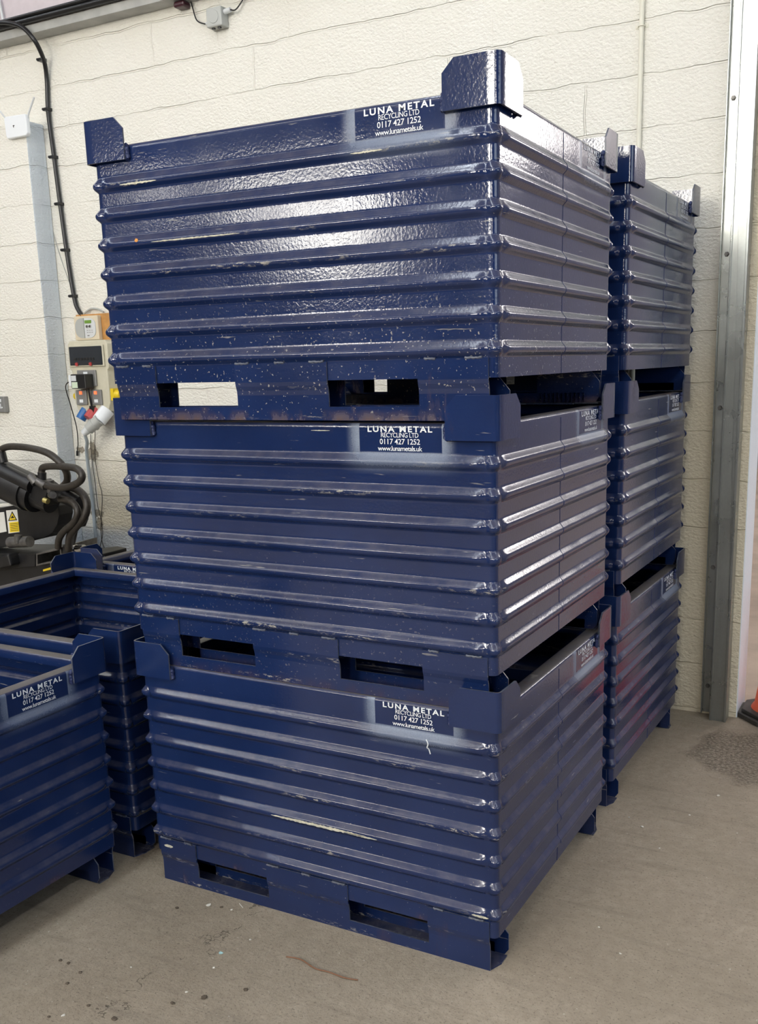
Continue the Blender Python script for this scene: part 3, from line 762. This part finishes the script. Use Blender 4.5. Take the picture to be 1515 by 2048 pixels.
for (cx, cz) in ((-3.742, 3.385), (-3.735, 3.12), (-3.722, 2.86), (-3.710, 2.60), (-3.695, 2.34), (-3.668, 2.075)):
    mb = MB().box(cx-0.024, cx+0.016, 2.243, 2.2795, cz-0.008, cz+0.008).cyl((cx-0.018, 2.243, cz), (cx-0.018, 2.238, cz), 0.006, n=10)
    mb.v = sub(mb.v, (-3.7, YW, 2.0)); mb.obj('cable_clip', M_BLACKP, pc, bevel=0.001)
MB().tube([(-3.83, 2.2765, 2.56), (-3.77, 2.2765, 2.33), (-3.70, 2.2765, 2.13), (-3.655, 2.2765, 1.99)], 0.0022, 6).obj('thin_wire', M_GREYP, label='thin slack wire crossing behind the thick black cable', cat='wire')
MB().cyl((-3.93, 2.175, 3.60), (-3.98, 2.175, 3.95), 0.008, n=10).obj('drop_rod', M_LGREY, label='thin pale rod rising from the cable ledge at the top left corner', cat='rod')

# ------------------------------------------------------------------ junction box
jb = thing('junction_box', 'small grey plastic junction box on the wall near the top edge', 'junction box', (-2.47, YW, 3.385))
MB().box(-0.048, 0.048, -0.062, 0, -0.046, 0.046).obj('box_body', M_GREYP, jb, bevel=0.006)
MB().cyl((0, -0.0615, 0), (0, -0.0645, 0), 0.032, 0.030, 28).obj('lid_disc', M_GREYP, jb)
MB().cyl((0.048, -0.03, 0.022), (0.085, -0.03, 0.026), 0.014, 0.012, 14).obj('cable_gland', M_LGREY, jb)
MB().cyl((-0.048, -0.03, -0.012), (-0.075, -0.03, -0.012), 0.012, 0.006, 14).obj('cable_gland', M_LGREY, jb)
MB().cyl((-0.02, -0.04, -0.046), (-0.02, -0.04, -0.052), 0.010, n=12).cyl((0.018, -0.04, -0.046), (0.018, -0.04, -0.052), 0.010, n=12).obj('knockout', M_BLACKP, jb)
MB().tube([(-2.65, 2.27, 3.498), (-2.635, 2.26, 3.47), (-2.605, 2.25, 3.40), (-2.56, 2.25, 3.375), (-2.545, 2.25, 3.373)], 0.0035, 8).obj('thin_cable', M_BLACKP, label='thin dark cable entering the junction box from the left', cat='cable')
MB().tube([(-2.385, 2.25, 3.411), (-2.355, 2.25, 3.405), (-2.325, 2.26, 3.435), (-2.305, 2.27, 3.47), (-2.30, 2.27, 3.498)], 0.0035, 8).obj('thin_cable', M_BLACKP, label='thin dark cable leaving the junction box to the right', cat='cable')
mb = MB().box(-2.73, -2.66, 2.22, YW, 3.470, 3.499); mb.obj('dark_fitting', simple('dark_maroon_plastic', (0.05, 0.012, 0.02), 0.3), bevel=0.01, label='small dark fitting on the wall cut by the top edge of the photo', cat='fitting')  # unidentified dark fitting, modelled as a plain box

# ------------------------------------------------------------------ wireless router on the pier
rt = thing('wifi_router', 'white router with two antennas fixed high on the wall at the left edge', 'router', (-3.845, 2.14, 3.015))
MB().prism([(-0.085, 0, -0.045), (-0.075, 0, -0.058), (0.075, 0, -0.058), (0.088, 0, -0.045), (0.088, 0, 0.045), (0.078, 0, 0.058), (-0.078, 0, 0.062), (-0.09, 0, 0.05)], (0, -0.030, 0)).obj('router_body', M_WHITEP, rt, bevel=0.006, seg=3)
for sx in (-1, 1):
    MB().tube([(sx*0.085, -0.012, 0.035), (sx*0.095, -0.012, 0.06), (sx*0.16, -0.020, 0.135)], 0.005, 10, 3).obj('antenna', M_LGREY, rt)
MB().box(-0.020, -0.008, -0.0312, -0.030, 0.003, 0.008).box(-0.018, -0.014, -0.0312, -0.030, -0.004, 0.008).obj('printed_mark', M_INK, rt)

# twin socket at the very left, on the pier
so = thing('wall_socket', 'grey metal wall socket cut by the left edge of the photo', 'socket', (-4.25, 2.14, 1.443))
MB().box(-0.075, 0.068, -0.035, 0, -0.048, 0.050).obj('face_plate', M_DGREY, so, bevel=0.004)
MB().box(0.012, 0.042, -0.0365, -0.035, 0.016, 0.034).box(0.030, 0.036, -0.0365, -0.035, -0.025, 0.005).box(0.020, 0.050, -0.0365, -0.035, -0.022, -0.014).obj('switch', M_WHITEP, so)

# ------------------------------------------------------------------ heating programmer on a wooden board
hp = thing('heating_timer', 'beige timer with round dial face mounted on an orange wooden board', 'timer', (-3.52, YW, 1.88))
MB().box(-0.135, 0.14, -0.030, 0, -0.075, 0.085).obj('wooden_board', M_BOARD, hp, bevel=0.002)
MB().box(-0.122, 0.070, -0.062, -0.030, -0.066, 0.074).obj('timer_case', M_BEIGE2, hp, bevel=0.005)
def disc(cx, cz, rx, rz, y0, y1, a0, a1, n=24, ex=1.0):
    pts = []
    for i in range(n+1):
        a = R(a0+(a1-a0)*i/n); c_, s_ = math.cos(a), math.sin(a)
        pts.append((cx+rx*math.copysign(abs(c_)**ex, c_), y0, cz+rz*math.copysign(abs(s_)**ex, s_)))
    return MB().prism(pts, (0, y1-y0, 0))
disc(-0.040, 0.004, 0.070, 0.058, -0.062, -0.067, 90, 270, ex=0.75).obj('grille_half', M_GREYP, hp)
disc(-0.036, 0.004, 0.088, 0.058, -0.062, -0.066, -90, 90, ex=0.6).obj('control_half', M_LGREY, hp)
MB().box(-0.030, 0.022, -0.068, -0.066, 0.030, 0.048).obj('lcd_screen', M_LCD, hp)
for cx in (-0.010, 0.014): MB().cyl((cx, -0.066, 0.012), (cx, -0.074, 0.012), 0.010, 0.008, 16).obj('dial', M_CHROME, hp)
mb = MB()
for i in range(3):
    for j in range(2): mb.box(-0.018+i*0.018, -0.008+i*0.018, -0.0675, -0.066, -0.012-j*0.012, -0.009-j*0.012)
mb.box(-0.016, -0.002, -0.068, -0.066, -0.043, -0.037); mb.obj('button', M_DGREY, hp)
MB().tube([(-3.60, 2.262, 1.968), (-3.57, 2.262, 1.985), (-3.53, 2.262, 1.996), (-3.48, 2.262, 1.990), (-3.44, 2.262, 1.972)], 0.006, 8).obj('grey_cable', M_GREYP, label='grey cable arching over the wooden board of the timer', cat='cable')

# ------------------------------------------------------------------ distribution board with sockets
cu = thing('distribution_board', 'tall beige distribution board with smoked window, sockets and coloured plugs', 'distribution board', (-3.535, YW, 1.60))
mb = MB().prism([(-0.155, 0, 0.19), (-0.135, 0, 0.212), (0.15, 0, 0.212), (0.165, 0, 0.19), (0.165, 0, 0.055), (0.150, 0, 0.035), (0.150, 0, -0.155), (0.128, 0, -0.205), (-0.110, 0, -0.205), (-0.132, 0, -0.155), (-0.138, 0, 0.035), (-0.155, 0, 0.055)], (0, -0.085, 0))
mb.obj('enclosure', M_BEIGE, cu, bevel=0.006)
mb = MB().box(-0.140, 0.140, -0.096, -0.085, 0.060, 0.185); mb.obj('window_frame', M_BEIGE, cu, bevel=0.004)
sw = MB().box(-0.130, 0.130, -0.102, -0.094, 0.068, 0.178).obj('smoked_window', M_SMOKE, cu, bevel=0.005)
mb = MB()
for i in range(7): mb.box(-0.09+i*0.024, -0.073+i*0.024, -0.1045, -0.102, 0.098, 0.112)
mb.box(-0.12, 0.12, -0.1035, -0.102, 0.080, 0.083); mb.obj('breaker_row', M_INK, sw)
for cx in (-0.072, 0.040): MB().cyl((cx, -0.100, 0.076), (cx, -0.108, 0.074), 0.011, n=12).obj('red_catch', M_REDP, sw)
MB().box(-0.085, 0.065, -0.098, -0.085, -0.055, 0.040).obj('socket_plate', M_DGREY, cu, bevel=0.004)
MB().box(-0.030, 0.002, -0.100, -0.098, 0.015, 0.030).obj('switch', M_WHITEP, cu)
ad_ = thing('plug_adapter', 'black plug-in adapter with labels in the grey socket of the distribution board', 'adapter', (-3.55, YW-0.098, 1.578))
MB().box(-0.058, 0.062, -0.066, 0, -0.045, 0.040).obj('adapter_body', M_BLACKP, ad_, bevel=0.006)
MB().box(-0.092, -0.058, -0.050, -0.004, -0.030, 0.035).obj('white_end', M_WHITEP, ad_, bevel=0.004)
MB().box(-0.052, -0.012, -0.0665, -0.066, 0.000, 0.032).obj('rating_label', M_LGREY, ad_)
MB().box(-0.050, -0.004, -0.0665, -0.066, -0.040, -0.006).obj('rating_label', simple('pale_green_label', (0.62, 0.72, 0.56), 0.4), ad_)
for cx in (-0.067, 0.053):
    sp_ = MB().box(cx-0.043, cx+0.043, -0.098, -0.085, -0.165, -0.075).obj('socket_plate', M_DGREY, cu, bevel=0.004)
    MB().box(cx-0.010, cx+0.010, -0.101, -0.098, -0.102, -0.084).obj('neon_lamp', M_NEON, sp_)
    MB().box(cx-0.014, cx+0.014, -0.100, -0.098, -0.150, -0.132).obj('switch', M_WHITEP, sp_)
MB().cyl((-0.135, -0.045, -0.110), (-0.165, -0.045, -0.115), 0.026, 0.022, 16).obj('yellow_outlet', M_YEL, cu, label='yellow outlet')
MB().cyl((0.150, -0.045, -0.105), (0.205, -0.045, -0.110), 0.032, 0.026, 16).box(0.150, 0.172, -0.075, -0.015, -0.14, -0.07).obj('yellow_outlet', M_YEL, cu, label='yellow outlet')
MB().cyl((-0.072, -0.060, -0.195), (-0.095, -0.092, -0.250), 0.032, 0.030, 18).obj('blue_outlet', M_BLUEP, cu, label='blue outlet')
MB().cyl((0.012, -0.060, -0.195), (-0.008, -0.105, -0.250), 0.042, 0.040, 18).obj('red_outlet', M_REDP, cu, label='red outlet')
MB().cyl((0.100, -0.060, -0.195), (0.072, -0.110, -0.258), 0.044, 0.042, 18).obj('white_outlet', M_WHITEP, cu, label='white outlet')
MB().tube([(0.015, -0.115, -0.065), (0.018, -0.112, -0.12), (0.017, -0.100, -0.19)], 0.006, 8).box(0.002, 0.032, -0.108, -0.085, -0.225, -0.170).obj('black_lead', M_BLACKP, cu)
pl = thing('industrial_plug', 'grey industrial plug pushed into the white outlet with a pale hose hanging down', 'plug', (-3.463, 2.155, 1.33))
MB().cyl((0.02, 0, 0.02), (-0.045, -0.03, -0.035), 0.036, 0.033, 20).cyl((-0.010, -0.012, -0.004), (-0.018, -0.016, -0.011), 0.040, n=20).obj('plug_body', M_GREYP, pl)
MB().cyl((-0.045, -0.03, -0.035), (-0.075, -0.045, -0.060), 0.026, 0.020, 18).obj('plug_gland', M_LGREY, pl)
MB().tube([(-0.070, -0.04, -0.060)] + [tuple(at(u, v_, y)-Vector((-3.463, 2.155, 1.33))) for u, v_, y in ((174, 884, 2.15), (173, 900, 2.20), (176, 930, 2.24), (181, 970, 2.26), (186, 1015, 2.265), (190, 1060, 2.265), (193, 1100, 2.265), (196, 1180, 2.265))], 0.0105, 10).obj('pale_hose', simple('pale_blue_hose', (0.40, 0.46, 0.50), 0.4), pl)
MB().tube([(-3.64, 2.15, 1.58), (-3.71, 2.17, 1.545), (-3.735, 2.22, 1.43), (-3.735, 2.25, 1.30), (-3.745, 2.26, 1.20), (-3.76, 2.262, 1.15)], 0.0032, 8).cyl((-3.76, 2.262, 1.15), (-3.765, 2.262, 1.12), 0.007, n=8).obj('loose_lead', M_BLACKP, label='thin black lead dangling from the white end of the plug adapter', cat='cable')
MB().tube([tuple(at(u, v_, 2.268)) for u, v_ in ((181, 868), (183, 912), (190, 965), (195, 1010), (203, 1045), (205, 1070), (200, 1095), (196, 1140))], 0.0022, 6).obj('hanging_string', M_HOSE, label='left one of two thin dark strings hanging below the plugs', cat='string')
MB().tube([tuple(at(u, v_, 2.264)) for u, v_ in ((190, 862), (190, 912), (197, 960), (204, 990), (203, 1030), (202, 1065), (206, 1090), (218, 1112), (225, 1150))], 0.0022, 6).obj('hanging_string', M_HOSE, label='right one of two thin dark strings hanging below the plugs', cat='string')

# ------------------------------------------------------------------ black hydraulic machine, placed by photo rays on upright planes
mo = Vector((-3.15, 1.45, 0.0))
hm = thing('hydraulic_machine', 'black hydraulic machine with cylinder and hoses standing behind the open crate', 'machine', mo)
def lp(u, v_, y): return at(u, v_, y)-mo
Y1 = 1.36
# main frame beam that runs away to the left, above the open crate
mb = MB().prism([lp(-260, 1165, Y1), lp(-260, 1275, Y1), lp(140, 1165, Y1), lp(138, 1124, Y1), lp(120, 1120, Y1)], (0, 0.42, 0))
mb.obj('base_frame', M_MACH, hm, bevel=0.004)
mb = MB().prism([lp(-260, 1270, Y1+.03), lp(-260, 1500, Y1+.03), lp(120, 1500, Y1+.03), lp(128, 1160, Y1+.03)], (0, 0.34, 0)); mb.obj('cabinet', M_MACH, hm)
mb = MB().prism([lp(86, 1139, Y1-.002), lp(86, 1143, Y1-.002), lp(110, 1137, Y1-.002), lp(110, 1132, Y1-.002)], (0, 0.002, 0)); mb.obj('yellow_sticker', M_STICKY, hm, label='yellow sticker')
# rectangular hollow section
rx0 = lp(72, 1107, Y1-0.04); rx1 = lp(122, 1095, Y1-0.04); rb = lp(72, 1132, Y1-0.04); rb1 = lp(124, 1121, Y1-0.04)
def lerp4(a, b, c, d, u, v_): return (a*(1-u)+b*u)*(1-v_)+(c*(1-u)+d*u)*v_
mb = MB(); q = [rx0, rx1, rb1, rb]; t_ = 0.10
inn = [lerp4(rx0, rx1, rb, rb1, u, v_) for u, v_ in ((0.06, 0.14), (0.95, 0.14), (0.95, 0.88), (0.06, 0.88))]
dd = Vector((-0.05, 0.30, 0)); vs = q+inn+[p_+dd for p_ in q]+[p_+dd for p_ in inn]
mb.add(vs, [(0,1,5,4),(1,2,6,5),(2,3,7,6),(3,0,4,7),(0,8,9,1),(1,9,10,2),(2,10,11,3),(3,11,8,0),(4,5,13,12),(5,6,14,13),(6,7,15,14),(7,4,12,15)])
mb.obj('hollow_beam', M_MACHG, hm)
MB().prism([lp(-120, 1105, Y1-.02), lp(-120, 1150, Y1-.02), lp(70, 1133, Y1-.02), lp(70, 1108, Y1-.02)], (-0.05, 0.28, 0)).obj('hollow_beam', M_MACH, hm, bevel=0.003)
# curved guard plate
gp_ = [(-120, 1040), (-60, 1022), (0, 1016), (60, 1004), (112, 1000), (117, 1012), (118, 1030), (114, 1050), (104, 1066), (88, 1076), (60, 1082), (30, 1090), (-10, 1098), (-120, 1105)]
MB().prism([lp(u, v_, Y1+0.06) for u, v_ in gp_], (0, 0.10, 0)).obj('guard_plate', M_MACH, hm, bevel=0.005)
# stickers on the guard
def quad(P, y): return [lp(u, v_, y) for u, v_ in P]
st = MB().prism(quad([(12, 1021), (34, 1019), (39, 1064), (17, 1067)], Y1+0.058), (0, 0.002, 0)).obj('warning_sticker', M_STICKER, hm, label='white and yellow warning sticker')
MB().prism(quad([(18, 1045), (36.5, 1043), (38.5, 1063), (20, 1065)], Y1+0.0565), (0, 0.0015, 0)).obj('yellow_panel', M_STICKY, st)
MB().prism(quad([(16, 1042), (24, 1022.5), (34, 1040.5)], Y1+0.0565), (0, 0.0015, 0)).obj('warning_triangle', M_INK, st)
MB().prism(quad([(18.5, 1040.5), (24, 1026), (31.5, 1039)], Y1+0.055), (0, 0.0015, 0)).obj('warning_triangle', M_STICKY, st)
mb = MB()
for i in range(5): mb.prism(quad([(20+i*0.4, 1047.5+i*3.4), (35+i*0.4, 1045.8+i*3.4), (35.1+i*0.4, 1046.7+i*3.4), (20.1+i*0.4, 1048.5+i*3.4)], Y1+0.055), (0, 0.001, 0))
mb.prism(quad([(21, 1037), (24.5, 1031), (28.5, 1036)], Y1+0.0535), (0, 0.001, 0)); mb.obj('sticker_lettering', M_INK, st)
MB().prism(quad([(-12, 1026), (8, 1024), (13, 1063), (-12, 1068)], Y1+0.058), (0, 0.002, 0)).obj('white_sticker', M_STICKER, hm)
# pale cowl behind
cow = [lp(-120, 978, 1.56), lp(-40, 972, 1.56), lp(10, 974, 1.56), lp(40, 984, 1.56), lp(64, 1001, 1.56), lp(30, 1006, 1.56), lp(-120, 1012, 1.56)]
MB().prism(cow, (0, 0.25, 0)).obj('pale_cowl', M_LGREY, hm, bevel=0.01)
# cylinder body
a0, a1 = lp(-160, 880, Y1-0.02), lp(62, 986, Y1-0.02)
MB().cyl(a0, a1, 0.098, n=32).obj('cylinder_barrel', M_MACH, hm)
MB().cyl(lp(-160, 862, Y1-0.07), lp(66, 972, Y1-0.07), 0.040, n=20).obj('cylinder_rail', M_MACH, hm)
ax = (a1-a0).normalized()
MB().cyl(a1-ax*0.01, a1+ax*0.05, 0.088, n=24).obj('cylinder_head', M_MACH, hm)
MB().cyl(a1+ax*0.05, a1+ax*0.15, 0.062, 0.055, n=20).obj('valve_block', M_MACH, hm)
MB().box(-0.05, 0.05, -0.05, 0.06, -0.05, 0.05, Matrix.Translation(lp(92, 985, Y1-0.03)) @ Matrix.Rotation(R(28), 4, 'Y')).obj('valve_block', M_MACH, hm, bevel=0.006)
MB().box(-0.035, 0.035, -0.03, 0.05, -0.035, 0.035, Matrix.Translation(lp(118, 988, Y1)) @ Matrix.Rotation(R(20), 4, 'Y')).obj('valve_block', M_MACH, hm, bevel=0.006)
for (p_, q_, r_, n2) in ((lp(60, 952, Y1-.08), lp(72, 967, Y1-.08), 0.022, 6), (lp(76, 962, Y1-.09), lp(92, 972, Y1-.09), 0.024, 6), (lp(100, 960, Y1-.06), lp(101, 985, Y1-.06), 0.020, 6), (lp(102, 990, Y1-.09), lp(106, 990, Y1-.12), 0.018, 14)):
    MB().cyl(p_, q_, r_, n=n2).obj('hydraulic_fitting', M_MACHG, hm)
MB().cyl(lp(120, 988, Y1), lp(160, 1006, Y1), 0.040, 0.036, n=20).obj('pivot_pin', M_MACH, hm)
MB().prism(quad([(150, 1000), (164, 1008), (166, 1040), (160, 1055), (151, 1052), (154, 1030)], Y1+0.02), (0, 0.04, 0)).obj('link_arm', M_MACH, hm, bevel=0.004)
MB().cyl(lp(88, 1000, Y1-.1), lp(96, 1003, Y1-.1), 0.014, n=10).obj('brass_fitting', simple('brass_yellow', (0.5, 0.42, 0.15), 0.35, metal=0.6), hm)
def hose(P, r, name='hydraulic_hose'):
    return MB().tube([lp(u, v_, y) for u, v_, y in P], r, 12, 8).obj(name, M_HOSE, hm)
hose([(3, 922, Y1-.05), (3, 903, Y1-.05), (8, 896, Y1-.05), (25, 893, Y1-.07), (60, 896, Y1-.10), (95, 906, Y1-.11), (120, 925, Y1-.11), (133, 945, Y1-.09), (134, 962, Y1-.06), (126, 972, Y1-.03)], 0.0175)
hose([(84, 952, Y1-.08), (84, 938, Y1-.08), (94, 933, Y1-.09), (125, 933, Y1-.12), (152, 937, Y1-.14), (164, 950, Y1-.15), (158, 964, Y1-.15), (135, 974, Y1-.14), (110, 975, Y1-.11), (92, 970, Y1-.09)], 0.0175)
hose([(120, 998, Y1-.05), (138, 1000, Y1-.06), (150, 1010, Y1-.07), (155, 1025, Y1-.08), (148, 1044, Y1-.08), (128, 1062, Y1-.08), (118, 1078, Y1-.07), (116, 1096, Y1-.06)], 0.017)
hose([(130, 972, Y1-.0), (152, 978, Y1-.02), (168, 992, Y1-.04), (174, 1012, Y1-.05), (168, 1035, Y1-.06), (152, 1054, Y1-.06), (140, 1072, Y1-.05), (137, 1100, Y1-.04)], 0.0195)
MB().cyl(lp(7, 925, Y1-.05), lp(2, 905, Y1-.05), 0.024, n=12).obj('hydraulic_fitting', M_MACH, hm)
MB().cyl(lp(84, 965, Y1-.08), lp(84, 945, Y1-.08), 0.022, n=12).obj('hydraulic_fitting', M_MACH, hm)
MB().tube([lp(152, 1060, Y1+.04), lp(148, 1080, Y1+.03), lp(144, 1098, Y1)], 0.010, 8).obj('hydraulic_hose', M_HOSE, hm)
MB().cyl(lp(135, 1112, Y1-.02), lp(137, 1092, Y1-.02), 0.028, n=14).obj('hydraulic_fitting', M_MACH, hm)
MB().cyl(lp(150, 1098, Y1), lp(168, 1097, Y1), 0.020, n=12).cyl(lp(142, 1100, Y1), lp(152, 1099, Y1), 0.028, n=6).obj('coupling', M_CHROME, hm, label='bright metal coupling')
MB().cyl(lp(20, 1085, Y1-.02), lp(60, 1083, Y1-.02), 0.030, n=16).cyl(lp(36, 1085, Y1-.04), lp(36, 1070, Y1-.04), 0.02, n=12).obj('clamp', M_MACHG, hm)
mb = MB().box(-0.09, 0.09, -0.03, 0.05, -0.045, 0.02, Matrix.Translation(lp(5, 1118, Y1-0.05)) @ Matrix.Rotation(R(-12), 4, 'Y')); mb.obj('valve_block', M_MACH, hm, bevel=0.01)

# ------------------------------------------------------------------ traffic cones beyond the doorway
def cone(name_loc, label, s=1.0):
    t = thing('traffic_cone', label, 'traffic cone', name_loc)
    base = []
    for k in range(8):
        a = R(22.5+45*k); base.append((math.cos(a)*0.190*s, math.sin(a)*0.190*s))
    mb = MB().prism([(x, y, 0) for x, y in base], (0, 0, 0.022*s)).prism([(x*0.9, y*0.9, 0.022*s) for x, y in base], (0, 0, 0.018*s)); mb.obj('base', M_CONEB, t, bevel=0.004)
    MB().lathe([(0.125*s, 0.04*s), (0.120*s, 0.05*s), (0.112*s, 0.056*s), (0.028*s, 0.62*s), (0.022*s, 0.63*s), (0.0, 0.632*s)]).obj('cone_body', M_ORANGE, t)
    return t
cone((0.412, 2.37, 0.0), 'orange traffic cone with black base beside the doorway edge')
cone((0.20, 4.55, 0.0), 'traffic cone farther off through the doorway, only its dark base edge showing')
MB().tube([(-0.05, 5.25, 0.005), (-0.02, 5.2, 0.045), (0.06, 5.2, 0.06), (0.20, 5.25, 0.05)], 0.012, 8).obj('hose_end', M_BLACK, label='bent dark hose end lying on the tan floor through the doorway', cat='hose')

# ------------------------------------------------------------------ litter on the floor
MB().tube([(-0.565, -0.192, 0.003), (-0.52, -0.186, 0.004), (-0.46, -0.205, 0.005), (-0.42, -0.200, 0.003), (-0.365, -0.204, 0.004), (-0.327, -0.196, 0.003)], 0.0018, 6).obj('twig', M_TWIG, label='thin reddish brown twig lying on the floor before the bottom crate', cat='twig')
MB().cyl((-0.86, -0.02, 0.0015), (-0.835, -0.035, 0.0015), 0.0012, n=6).obj('splinter', M_CHIPW, label='pale straw splinter on the floor left of the bottom crate', cat='splinter')
def pebble(p, s, mat, label, cat='chip', group=None, seed=0):
    rnd = random.Random(seed); bm = bmesh.new(); bmesh.ops.create_icosphere(bm, subdivisions=1, radius=s)
    for v in bm.verts: v.co = Vector((v.co.x*rnd.uniform(.6, 1.4), v.co.y*rnd.uniform(.6, 1.4), (v.co.z*0.5+s*0.45)*rnd.uniform(.7, 1)))
    me = bpy.data.meshes.new('chip'); bm.to_mesh(me); bm.free(); me.materials.append(mat)
    o = link('stone_chip', me, None, label, cat, group); o.location = p; return o
G = [((417, 1812), 0.008, M_CHIPW), ((463, 1820), 0.004, M_CHIPW), ((500, 1880), 0.004, M_CHIPW), ((427, 1936), 0.004, M_CHIPW), ((373, 1985), 0.004, M_CHIPW), ((1283, 1654), 0.006, M_CHIPW), ((1436, 1592), 0.006, M_CHIPW),
     ((1257, 1635), 0.004, M_CHIPW), ((1378, 1631), 0.005, M_CHIPW), ((1197, 1855), 0.004, M_CHIPW), ((1240, 1908), 0.004, M_CHIPW), ((1318, 1697), 0.004, M_CHIPW), ((126, 2032), 0.005, M_CHIPW), ((262, 1935), 0.003, M_CHIPW)]
GD = [((354, 1817), 0.006), ((121, 1922), 0.006), ((137, 1928), 0.006), ((161, 1946), 0.006), ((135, 1968), 0.006), ((177, 2012), 0.006), ((228, 2039), 0.009), ((408, 1996), 0.009), ((491, 1981), 0.007), ((345, 2008), 0.007), ((443, 1815), 0.006), ((98, 2035), 0.005)]
def floor_at(u, v_):
    d = cam.rotation_euler.to_matrix() @ Vector(((u-757.5-44.47)/1968.25, -(v_-1024-131.77)/1968.25, -1.0))
    return cam.location+d*(-cam.location.z/d.z)
for i, ((u, v_), s_, m_) in enumerate(G): pebble(floor_at(u, v_), s_, m_, 'tiny pale stone chip lying loose on the concrete floor', 'stone chip', 'pale stone chips on the floor', i)
for i, ((u, v_), s_) in enumerate(GD): pebble(floor_at(u, v_), s_, M_CHIPD, 'small dark brown crumb of dirt lying on the concrete floor', 'dirt crumb', 'dark crumbs on the floor', i+50).name = 'dirt_crumb'
pebble(floor_at(442, 1907), 0.007, M_TEAL, 'small pale teal scrap on the floor near the crack', 'scrap', None, 99).name = 'teal_scrap'
